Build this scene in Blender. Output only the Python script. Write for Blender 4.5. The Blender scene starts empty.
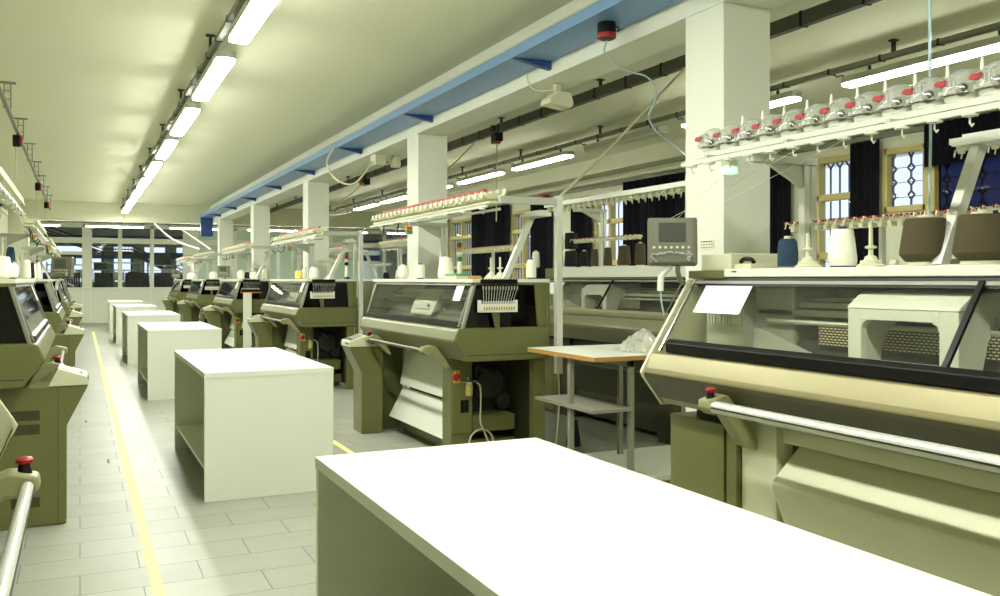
import bpy, bmesh, math, random
from mathutils import Vector, Matrix
random.seed(7)
SC = bpy.context.scene
COL = SC.collection
PI = math.pi

# ------------------------------------------------------------------ camera
F_PX, V0, VP_U, CAM_H = 882.3, 279.5, 80.0, 1.6
yaw = math.atan2(500.0 - VP_U, F_PX)
cam_d = bpy.data.cameras.new('camera')
cam = bpy.data.objects.new('camera', cam_d)
COL.objects.link(cam)
cam.location = (0, 0, CAM_H)
cam.rotation_euler = (PI / 2, 0, -yaw)
cam_d.sensor_width = 36.0
cam_d.lens = F_PX * 36.0 / 1000.0
cam_d.shift_y = -(298.0 - V0) / 1000.0
cam_d.clip_start = 0.02
cam_d.clip_end = 300
SC.camera = cam
SC.view_settings.view_transform = 'Standard'
SC.view_settings.look = 'None'
SC.view_settings.gamma = 1.0
SC.view_settings.use_curve_mapping = False
SC.view_settings.exposure = EXPOSURE = 0.0
SC.cycles.max_bounces = 12
SC.cycles.diffuse_bounces = 6
SC.cycles.transparent_max_bounces = 24
SC.cycles.sample_clamp_indirect = 6.0
SC.cycles.caustics_reflective = False
SC.cycles.caustics_refractive = False

# ------------------------------------------------------------------ world: pale overcast daylight
w = bpy.data.worlds.new('sky')
SC.world = w
w.use_nodes = True
bg = w.node_tree.nodes['Background']
bg.inputs[0].default_value = (0.72, 0.80, 1.0, 1)
bg.inputs[1].default_value = 1.45

# ------------------------------------------------------------------ materials
def new_mat(name):
    m = bpy.data.materials.new(name)
    m.use_nodes = True
    return m, m.node_tree.nodes, m.node_tree.links, m.node_tree.nodes['Principled BSDF']

def paint(name, rgb, rough=0.45, metal=0.0, var=0.06, scale=3.0, bump=0.0, bscale=60.0, spec=0.5, coat=0.0):
    m, n, l, b = new_mat(name)
    b.inputs['Roughness'].default_value = rough
    b.inputs['Metallic'].default_value = metal
    b.inputs['Specular IOR Level'].default_value = spec
    b.inputs['Coat Weight'].default_value = coat
    tc = n.new('ShaderNodeTexCoord')
    nz = n.new('ShaderNodeTexNoise')
    nz.inputs['Scale'].default_value = scale
    nz.inputs['Detail'].default_value = 4
    l.new(tc.outputs['Object'], nz.inputs['Vector'])
    mix = n.new('ShaderNodeMix'); mix.data_type = 'RGBA'
    mix.inputs[6].default_value = tuple(c * (1 - var) for c in rgb) + (1,)
    mix.inputs[7].default_value = tuple(min(1, c * (1 + var)) for c in rgb) + (1,)
    l.new(nz.outputs['Fac'], mix.inputs[0])
    l.new(mix.outputs[2], b.inputs['Base Color'])
    if bump:
        n2 = n.new('ShaderNodeTexNoise'); n2.inputs['Scale'].default_value = bscale
        l.new(tc.outputs['Object'], n2.inputs['Vector'])
        bp = n.new('ShaderNodeBump'); bp.inputs['Strength'].default_value = bump
        bp.inputs['Distance'].default_value = 0.01
        l.new(n2.outputs['Fac'], bp.inputs['Height'])
        l.new(bp.outputs['Normal'], b.inputs['Normal'])
    return m

def emit(name, rgb, s):
    m, n, l, b = new_mat(name)
    b.inputs['Base Color'].default_value = (0.9, 0.9, 0.85, 1)
    b.inputs['Emission Color'].default_value = rgb + (1,)
    b.inputs['Emission Strength'].default_value = s
    return m

def glass(name, tint=(0.9, 0.92, 0.88), ior=1.45, haze=0.04, rough=0.03, haze_rgb=(0.6, 0.6, 0.5)):
    m, n, l, b = new_mat(name)
    out = n['Material Output']
    n.remove(b)
    tr = n.new('ShaderNodeBsdfTransparent'); tr.inputs[0].default_value = tint + (1,)
    gl = n.new('ShaderNodeBsdfGlossy'); gl.inputs['Roughness'].default_value = rough
    df = n.new('ShaderNodeBsdfDiffuse'); df.inputs[0].default_value = haze_rgb + (1,)
    fr = n.new('ShaderNodeFresnel'); fr.inputs[0].default_value = ior
    ge = n.new('ShaderNodeNewGeometry')
    mr = n.new('ShaderNodeMapRange'); mr.inputs['To Min'].default_value = ior; mr.inputs['To Max'].default_value = 1.0/ior
    l.new(ge.outputs['Backfacing'], mr.inputs['Value']); l.new(mr.outputs[0], fr.inputs[0])
    tc = n.new('ShaderNodeTexCoord')
    nz = n.new('ShaderNodeTexNoise'); nz.inputs['Scale'].default_value = 5
    l.new(tc.outputs['Object'], nz.inputs['Vector'])
    mul = n.new('ShaderNodeMath'); mul.operation = 'MULTIPLY'; mul.inputs[1].default_value = haze * 2; mul.inputs[0].default_value = 0.5
    if haze < 0.5: l.new(nz.outputs['Fac'], mul.inputs[0])
    m1 = n.new('ShaderNodeMixShader'); m2 = n.new('ShaderNodeMixShader')
    l.new(mul.outputs[0], m1.inputs[0]); l.new(tr.outputs[0], m1.inputs[1]); l.new(df.outputs[0], m1.inputs[2])
    l.new(fr.outputs[0], m2.inputs[0]); l.new(m1.outputs[0], m2.inputs[1]); l.new(gl.outputs[0], m2.inputs[2])
    l.new(m2.outputs[0], out.inputs[0])
    return m

M = {}
M['wall'] = paint('cream_wall_paint', (0.64, 0.65, 0.49), 0.8, var=0.03, scale=0.8)
M['pillar'] = paint('pillar_paint', (0.75, 0.765, 0.665), 0.7, var=0.02, scale=0.8)
M['ceiling'] = paint('ceiling_paint', (0.74, 0.745, 0.56), 0.85, var=0.03, scale=0.5)
M['white'] = paint('white_laminate', (0.70, 0.72, 0.62), 0.35, var=0.015)
M['cream'] = paint('cream_enamel', (0.60, 0.60, 0.42), 0.38, var=0.03)
M['olive'] = paint('olive_enamel', (0.125, 0.13, 0.04), 0.36, var=0.05)
M['olive_dark'] = paint('dark_and_shaded_olive', (0.035, 0.034, 0.012), 0.45, var=0.08)  # dark olive parts, and olive parts with shade put into the colour
M['tan'] = paint('tan_metallic_enamel', (0.27, 0.24, 0.125), 0.28, metal=0.4, var=0.04)
M['steel'] = paint('brushed_steel', (0.5, 0.5, 0.44), 0.3, metal=0.8, var=0.06, scale=12)
M['chrome'] = paint('chrome', (0.8, 0.8, 0.74), 0.15, metal=1.0, var=0.02)
M['dark_chrome'] = paint('dark_chrome', (0.22, 0.22, 0.18), 0.2, metal=0.9, var=0.5, scale=70)
M['rim'] = paint('white_rim', (0.72, 0.73, 0.64), 0.3)
M['grey'] = paint('grey_metal_paint', (0.22, 0.222, 0.17), 0.45, var=0.05)
M['rail_grey'] = paint('grey_trunking', (0.20, 0.20, 0.15), 0.5, var=0.05)
M['dark_rail'] = paint('dark_busbar', (0.06, 0.058, 0.04), 0.5, var=0.05)
M['black'] = paint('black_plastic', (0.008, 0.008, 0.007), 0.35, var=0.1, spec=0.15)
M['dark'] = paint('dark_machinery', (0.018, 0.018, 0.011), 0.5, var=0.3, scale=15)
M['blue'] = paint('blue_enamel', (0.15, 0.28, 0.52), 0.35, var=0.04)
M['blue_dark'] = paint('dark_blue_enamel', (0.02, 0.055, 0.22), 0.4, var=0.04)
M['red'] = paint('red_plastic', (0.30, 0.008, 0.012), 0.45, var=0.05)
M['yellow'] = paint('yellow_plastic', (0.8, 0.5, 0.05), 0.4, var=0.05)
M['orange'] = paint('orange_lens', (0.8, 0.22, 0.03), 0.3, var=0.05)
M['green'] = paint('green_lens', (0.05, 0.30, 0.12), 0.3, var=0.05)
M['tape'] = paint('yellow_floor_paint', (0.80, 0.77, 0.26), 0.6, var=0.08, scale=6)
M['wood'] = paint('chipboard_edge', (0.42, 0.22, 0.05), 0.7, var=0.25, scale=60)
M['yarn_white'] = paint('white_yarn', (0.86, 0.85, 0.72), 0.9, var=0.03, bump=0.3, bscale=200)
M['yarn_brown'] = paint('brown_yarn', (0.062, 0.047, 0.019), 0.95, var=0.15, scale=20, bump=0.5, bscale=220)
M['yarn_black'] = paint('black_yarn', (0.004, 0.004, 0.005), 0.95, var=0.2, scale=20, bump=0.4, bscale=200)
M['yarn_navy'] = paint('navy_yarn', (0.015, 0.04, 0.075), 0.95, var=0.2, scale=20, bump=0.4, bscale=200)
M['yarn_yellow'] = paint('yellow_yarn', (0.85, 0.72, 0.16), 0.9, var=0.05, bump=0.4, bscale=200)
M['navy'] = paint('navy_plastic', (0.02, 0.03, 0.14), 0.4)
M['curtain'] = paint('black_curtain_cloth', (0.006, 0.006, 0.009), 0.95, var=0.2, spec=0.1)
M['frame_wood'] = paint('ochre_window_frame', (0.50, 0.42, 0.15), 0.5, var=0.06)
M['iron'] = paint('black_iron', (0.012, 0.013, 0.022), 0.5)
M['paper'] = paint('white_paper', (0.93, 0.93, 0.86), 0.8, var=0.01)
M['sage'] = paint('sage_enamel', (0.36, 0.355, 0.21), 0.35, var=0.04)
M['panel_grey'] = paint('panel_grey_plastic', (0.12, 0.12, 0.08), 0.4)
M['alu'] = paint('extruded_aluminium', (0.66, 0.67, 0.60), 0.3, metal=0.35, var=0.03)
M['olive_light'] = paint('light_olive_enamel', (0.26, 0.26, 0.12), 0.38)
M['umber'] = paint('umber_enamel', (0.050, 0.042, 0.014), 0.4, var=0.04)
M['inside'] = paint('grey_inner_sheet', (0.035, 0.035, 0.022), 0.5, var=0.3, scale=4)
M['silver'] = paint('silver_paint', (0.46, 0.47, 0.40), 0.38, metal=0.2, var=0.03)
M['hose_blue'] = paint('blue_hose', (0.38, 0.50, 0.56), 0.25, var=0.05)
M['cord'] = paint('beige_cord', (0.50, 0.47, 0.30), 0.6)
M['thread'] = paint('white_thread', (0.9, 0.9, 0.8), 0.8)
M['oil'] = paint('oil_yellow', (0.55, 0.48, 0.14), 0.15, var=0.05)
M['screen'] = paint('dark_screen', (0.06, 0.065, 0.055), 0.15)
M['cloth_dark'] = paint('dark_garment_cloth', (0.012, 0.012, 0.016), 0.9, var=0.4, scale=9)
M['cloth_magenta'] = paint('magenta_garment_cloth', (0.16, 0.012, 0.07), 0.9, var=0.3, scale=9)
M['stair'] = paint('brown_stair_steel', (0.07, 0.045, 0.028), 0.5)
M['blue_wall'] = paint('blue_painted_band', (0.06, 0.16, 0.50), 0.6)
M['lamp'] = emit('lit_diffuser', (0.98, 1.0, 0.90), 87.0)
M['lamp_window_side'] = emit('lit_diffuser_window_side', (0.98, 1.0, 0.88), 48.0)
M['lamp_far'] = emit('lit_diffuser_row', (0.98, 1.0, 0.87), 60.0)
M['green_lit'] = emit('lit_green_signal', (0.25, 1.0, 0.55), 1.1)
M['cover_glass'] = glass('cover_acrylic', (0.95, 0.96, 0.93), 1.26, 0.016)
M['smoke_glass'] = glass('smoked_side_window', (0.10, 0.10, 0.08), 1.4, 0.0)
M['pane'] = glass('window_pane', (0.94, 0.96, 1.0), 1.08, 0.05, haze_rgb=(0.8, 0.85, 0.95))
M['pane_dark'] = glass('sooty_window_pane', (0.09, 0.11, 0.20), 1.08, 0.02)
M['pane_far'] = glass('partition_pane', (0.92, 0.96, 0.95), 1.12, 0.03)
M['pane_teal'] = glass('frosted_pane', (0.75, 0.86, 0.78), 1.12, 0.85, haze_rgb=(0.60, 0.72, 0.60))
M['clear'] = glass('clear_plastic', (0.88, 0.9, 0.87), 1.5, 0.30, 0.06, (0.8, 0.81, 0.74))
M['bag_film'] = glass('cloudy_film', (0.9, 0.9, 0.86), 1.5, 0.42, 0.1, (0.8, 0.8, 0.74))
M['film'] = glass('wrinkled_film', (0.88, 0.9, 0.86), 1.7, 0.14, 0.08, (0.9, 0.9, 0.82))

# floor tiles
def floor_mat():
    m, n, l, b = new_mat('grey_floor_tiles')
    tc = n.new('ShaderNodeTexCoord')
    br = n.new('ShaderNodeTexBrick')
    br.offset = 0.5
    br.inputs['Color1'].default_value = (0.285, 0.291, 0.238, 1)
    br.inputs['Color2'].default_value = (0.315, 0.321, 0.262, 1)
    br.inputs['Mortar'].default_value = (0.13, 0.128, 0.10, 1)
    br.inputs['Scale'].default_value = 1.0
    br.inputs['Mortar Size'].default_value = 0.0035
    br.inputs['Mortar Smooth'].default_value = 0.2
    br.inputs['Brick Width'].default_value = 0.60
    br.inputs['Row Height'].default_value = 0.33
    l.new(tc.outputs['Object'], br.inputs['Vector'])
    nz = n.new('ShaderNodeTexNoise'); nz.inputs['Scale'].default_value = 2.2; nz.inputs['Detail'].default_value = 6
    l.new(tc.outputs['Object'], nz.inputs['Vector'])
    mx = n.new('ShaderNodeMix'); mx.data_type = 'RGBA'; mx.blend_type = 'MULTIPLY'
    mx.inputs[0].default_value = 0.35
    l.new(br.outputs['Color'], mx.inputs[6])
    l.new(nz.outputs['Color'], mx.inputs[7])
    hs = n.new('ShaderNodeHueSaturation'); hs.inputs['Saturation'].default_value = 0.0
    l.new(nz.outputs['Color'], hs.inputs['Color'])
    br2 = n.new('ShaderNodeBrightContrast'); br2.inputs['Bright'].default_value = 0.45
    l.new(hs.outputs[0], br2.inputs[0])
    l.new(br2.outputs[0], mx.inputs[7])
    l.new(mx.outputs[2], b.inputs['Base Color'])
    b.inputs['Roughness'].default_value = 0.42
    b.inputs['Specular IOR Level'].default_value = 0.22
    bp = n.new('ShaderNodeBump'); bp.inputs['Strength'].default_value = 0.3; bp.inputs['Distance'].default_value = 0.004
    inv = n.new('ShaderNodeMath'); inv.operation = 'SUBTRACT'; inv.inputs[0].default_value = 1.0
    l.new(br.outputs['Fac'], inv.inputs[1]); l.new(inv.outputs[0], bp.inputs['Height'])
    l.new(bp.outputs['Normal'], b.inputs['Normal'])
    return m
M['floor'] = floor_mat()

def perf_mat():
    m, n, l, b = new_mat('perforated_sheet')
    tc = n.new('ShaderNodeTexCoord')
    mp = n.new('ShaderNodeMapping'); mp.inputs['Rotation'].default_value = (PI / 2, 0, PI / 2)
    br = n.new('ShaderNodeTexBrick')
    br.inputs['Color1'].default_value = (0.62, 0.58, 0.36, 1); br.inputs['Color2'].default_value = (0.55, 0.5, 0.3, 1)
    br.inputs['Mortar'].default_value = (0.02, 0.02, 0.014, 1)
    br.inputs['Scale'].default_value = 1.0
    br.inputs['Mortar Size'].default_value = 0.0035
    br.inputs['Brick Width'].default_value = 0.024; br.inputs['Row Height'].default_value = 0.0125
    sx = n.new('ShaderNodeSeparateXYZ'); cx = n.new('ShaderNodeCombineXYZ')
    l.new(tc.outputs['Object'], sx.inputs[0])
    l.new(sx.outputs['Y'], cx.inputs['X']); l.new(sx.outputs['Z'], cx.inputs['Y'])
    l.new(cx.outputs[0], br.inputs['Vector'])
    l.new(br.outputs['Color'], b.inputs['Base Color'])
    b.inputs['Roughness'].default_value = 0.5
    return m
M['perf'] = perf_mat()

# ------------------------------------------------------------------ mesh builder
class B:
    def __init__(s): s.bm = bmesh.new()
    def box(s, x0, x1, y0, y1, z0, z1):
        v = [s.bm.verts.new(p) for p in ((x0,y0,z0),(x1,y0,z0),(x1,y1,z0),(x0,y1,z0),(x0,y0,z1),(x1,y0,z1),(x1,y1,z1),(x0,y1,z1))]
        for f in ((3,2,1,0),(4,5,6,7),(0,1,5,4),(1,2,6,5),(2,3,7,6),(3,0,4,7)): s.bm.faces.new([v[i] for i in f])
        return s
    def prism(s, pts, ax, a, b):
        def P(p, t):
            return {'y': (p[0], t, p[1]), 'x': (t, p[0], p[1]), 'z': (p[0], p[1], t)}[ax]
        A = [s.bm.verts.new(P(p, a)) for p in pts]; C = [s.bm.verts.new(P(p, b)) for p in pts]
        n = len(pts); fs = [s.bm.faces.new(A), s.bm.faces.new(C[::-1])]
        for i in range(n): fs.append(s.bm.faces.new((A[i], C[i], C[(i+1) % n], A[(i+1) % n])))
        bmesh.ops.recalc_face_normals(s.bm, faces=fs)
        return s
    def tube(s, pts, r, n=8, cap=True, closed=False):
        P = [Vector(p) for p in pts]; N = len(P); rings = []
        up = Vector((0, 0, 1)); prev = None
        for i in range(N):
            if closed: t = P[(i+1) % N] - P[i-1]
            else: t = P[min(i+1, N-1)] - P[max(i-1, 0)]
            t.normalize()
            if prev is None:
                a = up if abs(t.dot(up)) < 0.9 else Vector((1, 0, 0))
                u = t.cross(a).normalized()
            else:
                u = (prev - t * prev.dot(t)).normalized()
            prev = u; v = t.cross(u)
            rr = r[i] if isinstance(r, (list, tuple)) else r
            rings.append([s.bm.verts.new(P[i] + (u*math.cos(2*PI*k/n) + v*math.sin(2*PI*k/n))*rr) for k in range(n)])
        m = N if closed else N-1
        for i in range(m):
            A, C = rings[i], rings[(i+1) % N]
            for k in range(n): s.bm.faces.new((A[k], A[(k+1) % n], C[(k+1) % n], C[k]))
        if cap and not closed:
            s.bm.faces.new(rings[0][::-1]); s.bm.faces.new(rings[-1])
        return s
    def lathe(s, c, prof, n=20, ax='z'):
        c = Vector(c); rings = []
        for r, h in prof:
            ring = []
            for k in range(n):
                a = 2*PI*k/n; x, y = r*math.cos(a), r*math.sin(a)
                p = {'z': (x, y, h), 'x': (h, x, y), 'y': (y, h, x)}[ax]
                ring.append(s.bm.verts.new(c + Vector(p)))
            rings.append(ring)
        for i in range(len(rings)-1):
            A, C = rings[i], rings[i+1]
            for k in range(n): s.bm.faces.new((A[k], A[(k+1) % n], C[(k+1) % n], C[k]))
        s.bm.faces.new(rings[0][::-1]); s.bm.faces.new(rings[-1])
        return s
    def bar(s, p0, p1, w, h, up=(0, 0, 1)):
        p0, p1 = Vector(p0), Vector(p1); t = (p1-p0).normalized(); up = Vector(up)
        if abs(t.dot(up)) > 0.95: up = Vector((0, 1, 0))
        u = t.cross(up).normalized(); v = u.cross(t)
        R = []
        for p in (p0, p1):
            R.append([s.bm.verts.new(p + u*a*w/2 + v*b*h/2) for a, b in ((-1,-1),(1,-1),(1,1),(-1,1))])
        fs = [s.bm.faces.new(R[0]), s.bm.faces.new(R[1][::-1])]
        for k in range(4): fs.append(s.bm.faces.new((R[0][k], R[1][k], R[1][(k+1) % 4], R[0][(k+1) % 4])))
        bmesh.ops.recalc_face_normals(s.bm, faces=fs)
        return s

def obj(name, b, m, parent=None, bev=0.0, smooth=False, kind=None, seg=2, loc=None):
    me = bpy.data.meshes.new(name)
    b.bm.normal_update(); b.bm.to_mesh(me); b.bm.free()
    me.materials.append(M[m] if isinstance(m, str) else m)
    o = bpy.data.objects.new(name, me); COL.objects.link(o)
    if smooth:
        me.polygons.foreach_set('use_smooth', [True]*len(me.polygons))
        me.set_sharp_from_angle(angle=0.7)
    if bev:
        md = o.modifiers.new('edge', 'BEVEL'); md.width = bev; md.segments = seg; md.limit_method = 'ANGLE'; md.angle_limit = 0.5
    if parent: o.parent = parent
    if loc: o.location = loc
    if kind: o['kind'] = kind
    return o

def tag(o, label, cat, group=None):
    o['label'] = label; o['category'] = cat
    if group: o['group'] = group
    return o
def thing(name, label, cat, loc=(0, 0, 0), rz=0.0, group=None):
    o = bpy.data.objects.new(name, None); COL.objects.link(o)
    o.empty_display_size = 0.1
    o.location = loc; o.rotation_euler = (0, 0, rz)
    return tag(o, label, cat, group)
def copy_tree(o, parent=None):
    c = o.copy(); COL.objects.link(c)
    if parent: c.parent = parent
    for ch in list(o.children): copy_tree(ch, c)
    return c
def struct(name, b, m, bev=0.0, parent=None, smooth=False):
    return obj(name, b, m, parent, bev, smooth, kind='structure')

# ------------------------------------------------------------------ the hall
CEIL = 3.95
XL, XR, YB, YF, YT = -1.9, 9.45, -3.5, 35.6, 24.0      # left wall, window wall, back, far partition, end of window wall
XE = 14.0
XW, YBM = -2.7, 29.45
struct('floor', B().box(XW-.2, XE+.2, YB-.2, 47, -.12, 0), 'floor')
struct('ceiling', B().box(XW-.2, XE+.2, YB-.2, YF+.1, CEIL, CEIL+.15), 'ceiling')
struct('wall_left', B().box(XL-.15, XL, YB, YBM, 0, CEIL), 'wall')
struct('wall_back', B().box(XL, XR, YB-.15, YB, 0, CEIL), 'wall')
struct('wall_return', B().box(XR, XE, YT-.15, YT, 0, CEIL), 'wall')
struct('wall_east', B().box(XE, XE+.15, YT, 47, 0, 4.6), 'wall')
struct('pilaster', B().box(XW, -1.37, YBM, 29.95, 0, 3.38), 'wall')
for nm, l0, l1 in (('beam', 4.14, XE), ('beam', XW, 3.75)):
    struct(nm, B().box(l0, l1, YBM, 29.95, 3.38, CEIL), 'wall')
BX0, BX1, BZ = 3.75, 4.14, 3.395
struct('beam', B().box(BX0, BX1, YB, 29.95, BZ, CEIL), 'pillar')
for y in (-1.3, 4.52, 10.22, 16.02, 21.6, 27.3):
    struct('pillar', B().box(BX0, BX1, y, y+.4, 0, BZ), 'pillar', bev=.006)

# window wall with openings  (y0, y1, z0, z1)
OPEN = [('w', 7.57, 8.20, 2.50, 3.25), ('w', 8.70, 9.36, 0.95, 3.27), ('w', 14.25, 15.3, 0.95, 3.20), ('w', 17.95, 19.15, 0.95, 3.2), ('w', 21.4, 23.1, 0.95, 3.22), ('w', 5.2, 7.50, 2.30, 3.05)]
def wall_with_openings():
    b = B(); ys = sorted(OPEN, key=lambda t: t[1]); y = YB
    for _, a, c, z0, z1 in ys:
        if a > y: b.box(XR, XR+.12, y, a, 0, CEIL)
        b.box(XR, XR+.12, a, c, 0, z0); b.box(XR, XR+.12, a, c, z1, CEIL); y = c
    b.box(XR, XR+.12, y, YT, 0, CEIL)
    return b
struct('wall_right', wall_with_openings(), 'wall')
struct('beam', B().box(XR-.42, XR, YB, YT, 3.66, CEIL), 'wall')
def lattice(b, x, cols, y0, y1, z0, z1, r):
    for yc in cols:
        b.bar((x, yc, z1-.10), (x, yc-.055, z1), r, r, (1, 0, 0)); b.bar((x, yc, z1-.10), (x, yc+.055, z1), r, r, (1, 0, 0))
        z = z1-.10; d = .052; h = .10
        while z > z0+.05:
            b.bar((x, yc, z-.075), (x, yc, z), r, r); z -= .075
            for q in (-1, 1):
                if yc+q*d > y1 or yc+q*d < y0: continue
                b.bar((x, yc, z), (x, yc+q*d, z-h/2), r, r, (1, 0, 0)); b.bar((x, yc+q*d, z-h/2), (x, yc, z-h), r, r, (1, 0, 0))
            z -= h
    k = z1-.22
    while k > z0: b.box(x-.004, x+.004, y0, y1, k, k+.008); k -= .19
def stems(b, x, y0, y1, z0, z1, pitch, r):
    n = int(round((y1-y0)/pitch)); p = (y1-y0)/n
    for i in range(n+1): b.bar((x, y0+i*p, z0), (x, y0+i*p, z1-.12), r, r)
    for i in range(n):
        b.bar((x, y0+i*p, z1-.12), (x, y0+(i+.5)*p, z1-.01), r, r, (1, 0, 0)); b.bar((x, y0+(i+1)*p, z1-.12), (x, y0+(i+.5)*p, z1-.01), r, r, (1, 0, 0))
    for z in (z0+.3, z0+.9, z0+1.5):
        if z < z1-.2: b.bar((x, y0, z), (x, y1, z), r*.7, r*.7)
for k, (_, a, c, z0, z1) in enumerate(OPEN):
    nm = 'window_%d' % (k+1); fw = .07
    b = B(); x0, x1 = XR-.03, XR+.10
    b.box(x0, x1, a-.04, a+fw-.02, z0-.04, z1+.04); b.box(x0, x1, c-fw+.02, c+.04, z0-.04, z1+.04)
    b.box(x0, x1, a, c, z1-fw+.03, z1+.04); b.box(x0, x1, a, c, z0-.04, z0+fw-.03)
    if z0 < 1.5:
        b.box(x0, x1, a, c, 2.70, 2.79); b.box(x0, x1, a, c, 1.88, 1.98)
        if c-a > .9: b.box(x0, x1, (a+c)/2-.04, (a+c)/2+.04, z0, z1)
    fr = struct(nm, b, 'frame_wood', bev=.008)
    dk = k == 5
    struct('pane', B().box(XR+.05, XR+.056, a, c, z0, z1), 'pane_dark' if dk else 'pane', parent=fr)
    g = B()
    if k in (0, 5): lattice(g, XR+.075, (8.14, 7.866) if k == 0 else (7.355, 6.887, 6.42, 5.95, 5.48), a, c, z0, z1, .02)
    else: stems(g, XR+.075, a, c, z0, z1, .165, .018)
    struct('grille', g, 'iron', parent=fr)

# curtains: pleated black cloth, each a hanging of its own
def curtain(y0, y1, z0, z1, label):
    b = B(); n = max(4, int((y1-y0)/.055)); A, C = [], []
    for i in range(n+1):
        y = y0 + (y1-y0)*i/n
        x = XR-.09 + .022*math.sin(i*PI*.95) + .008*math.sin(i*1.7)
        A.append((y, x)); 
    pts = [(x-.004, y) for y, x in A] + [(x+.004, y) for y, x in A[::-1]]
    b.prism(pts, 'z', z0, z1)
    o = obj('curtain', b, 'curtain')
    return tag(o, label, 'curtain', 'black curtains at the window wall')
curtain(9.80, 10.95, .3, 3.42, 'black curtain beside the white creel post, behind the pillar with the notice')
curtain(8.22, 8.72, .3, 3.42, 'narrow black curtain between the two brightest lattice windows')
curtain(4.2, 7.55, 2.98, 3.50, 'black curtain drawn up above the dark lattice window')
curtain(12.3, 14.22, .3, 3.45, 'broad black curtain behind the hooded control panel')
curtain(17.0, 18.05, .3, 3.35, 'black curtain behind the grey hanging post of the second machine')
curtain(19.15, 21.4, .3, 3.42, 'black curtain between two small barred windows, behind the empty spool pegs')
curtain(15.35, 16.2, .3, 3.3, 'black curtain behind the stacked black yarn cones')
curtain(23.1, 23.7, .3, 3.35, 'thin black curtain at the far end of the window wall')
struct('trim_1', B().tube([(XR-.12, YB, 3.56), (XR-.12, YT, 3.56)], .045, 10), 'wall', smooth=True)
struct('trim_2', B().box(XR-.06, XR, YB, YT, 3.44, 3.50), 'rail_grey')

# far glazed partition
FX = [(-2.7, -1.42), (.066, .40), (1.27, 1.41), (2.376, 2.516), (3.55, 4.12), (5.4, 5.55), (6.6, 6.75), (7.9, 8.05), (9.2, 9.34), (10.3, 10.42), (11.5, 11.62), (12.6, 12.72)]
b = B()
b.box(XW, XE, YF, YF+.12, 0, 1.26)
struct('wall_far', b, 'white')
b = B()
for x0, x1 in FX: b.box(x0, x1, YF-.03, YF+.15, 1.26, 3.6)
b.box(XW, XE, YF-.04, YF+.16, 2.93, 3.13); b.box(XW, XE, YF-.04, YF+.16, 1.24, 1.31)
b.box(-1.5, .1, YF-.02, YF+.1, 2.50, 2.60); b.box(XW, XE, YF-.03, YF+.15, 3.5, CEIL)
struct('trim_3', b, 'white', bev=.006)
b = B()
for x in (.07, .33, 2.38, 3.5): b.box(x, x+.05, YF-.012, YF, 0, 1.24)
b.box(XW, XE, YF-.012, YF, 0, .08)
struct('baseboard_far', b, 'pillar')
for k in range(len(FX)-1):
    a, c = FX[k][1], FX[k+1][0]
    struct('window_%d' % (k+11), B().box(a-.02, c+.02, YF+.05, YF+.056, 1.31, 3.5), 'pane_teal' if k in (4, 5, 6, 7, 8) else 'pane_far')

# room behind the partition
b = B()
b.box(XW, XE, 44.0, 44.2, 0, 1.5); b.box(XW, XE, 44.0, 44.2, 3.1, 4.6)
for x in (-2.7, .9, 2.2, 3.6, 5.2, 7.5, 10, 12): b.box(x, x+.5, 44.0, 44.2, .9, 3.1)
struct('wall_north', b, 'wall')
struct('ceiling', B().box(XW-.2, XE+.2, YF+.1, 47, 4.6, 4.75), 'ceiling')
struct('wall_west', B().box(XW-.15, XW, 29.95, 47, 0, 4.6), 'wall')
struct('trim_4', B().box(XW, XE, 43.93, 43.99, 2.55, 2.85), 'blue_wall')
struct('trim_5', B().box(XW, XE, 43.9, 43.99, 3.3, 3.6), 'blue_wall')
st = thing('staircase', 'brown steel staircase with railing behind the far glass partition', 'staircase', (0, 41, 0))
b = B()
P = [(-2.0, 0, 3.75), (.85, 0, 2.72), (2.0, 0, 2.72), (4.2, 0, 1.62)]
for i in range(3): b.bar(P[i], P[i+1], .06, .16)
obj('stringer', b, 'stair', st)
b = B()
for i in range(3):
    q0, q1 = Vector(P[i]), Vector(P[i+1])
    for dz in (.33, .17): b.bar(q0+Vector((0, 0, dz)), q1+Vector((0, 0, dz)), .04, .05)
obj('handrail', b, 'stair', st)
for i in range(3):
    q0, q1 = Vector(P[i]), Vector(P[i+1]); n = 9
    for k in range(n): q = q0.lerp(q1, k/n); obj('baluster', B().bar(q, q+Vector((0, 0, .33)), .018, .018), 'stair', st)
for x, z in ((.85, 2.7), (2.0, 2.7), (-1.6, 3.6), (4.1, 1.6)): obj('post', B().box(x-.04, x+.04, -.04, .04, 0, z), 'stair', st)
for i in range(11): obj('step', B().box(-2.0+i*.25, -1.76+i*.25, 0, 1.0, 3.70-i*.09, 3.73-i*.09), 'stair', st)
# shelf racks and garment rails behind the glass
def shelf_rack(x0, x1, y, zs, label):
    t = thing('shelf_rack', label, 'shelf', ((x0+x1)/2, y, 0), group='racks behind the far glass')
    hw = (x1-x0)/2
    for z in zs: obj('shelf', B().box(-hw, hw, -.25, .25, z-.04, z), 'white', t)
    for x in (-hw, hw-.04):
        for yy in (-.25, .21): obj('upright', B().box(x, x+.04, yy, yy+.04, 0, zs[-1]+.1), 'white', t)
    return t
RK = [(.35, 2.3, 39.2, (.5, 1.6, 2.0, 2.3), 'long white rack under the stair landing behind the far glass'),
      (2.5, 4.6, 39.0, (.5, 1.7, 2.2), 'white rack to the side of the stair foot behind the far glass'),
      (-1.2, .2, 39.0, (.5, 1.7, 2.2), 'white rack behind the far glass door')]
for r in RK: shelf_rack(*r)
def carton(x, y, z, w_, h, m, label):
    o = obj('storage_box', B().box(-w_/2, w_/2, -.18, .18, 0, h), m, bev=.01, loc=(x, y, z))
    tag(o, label, 'box', 'boxes on the racks behind the far glass')
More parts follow.
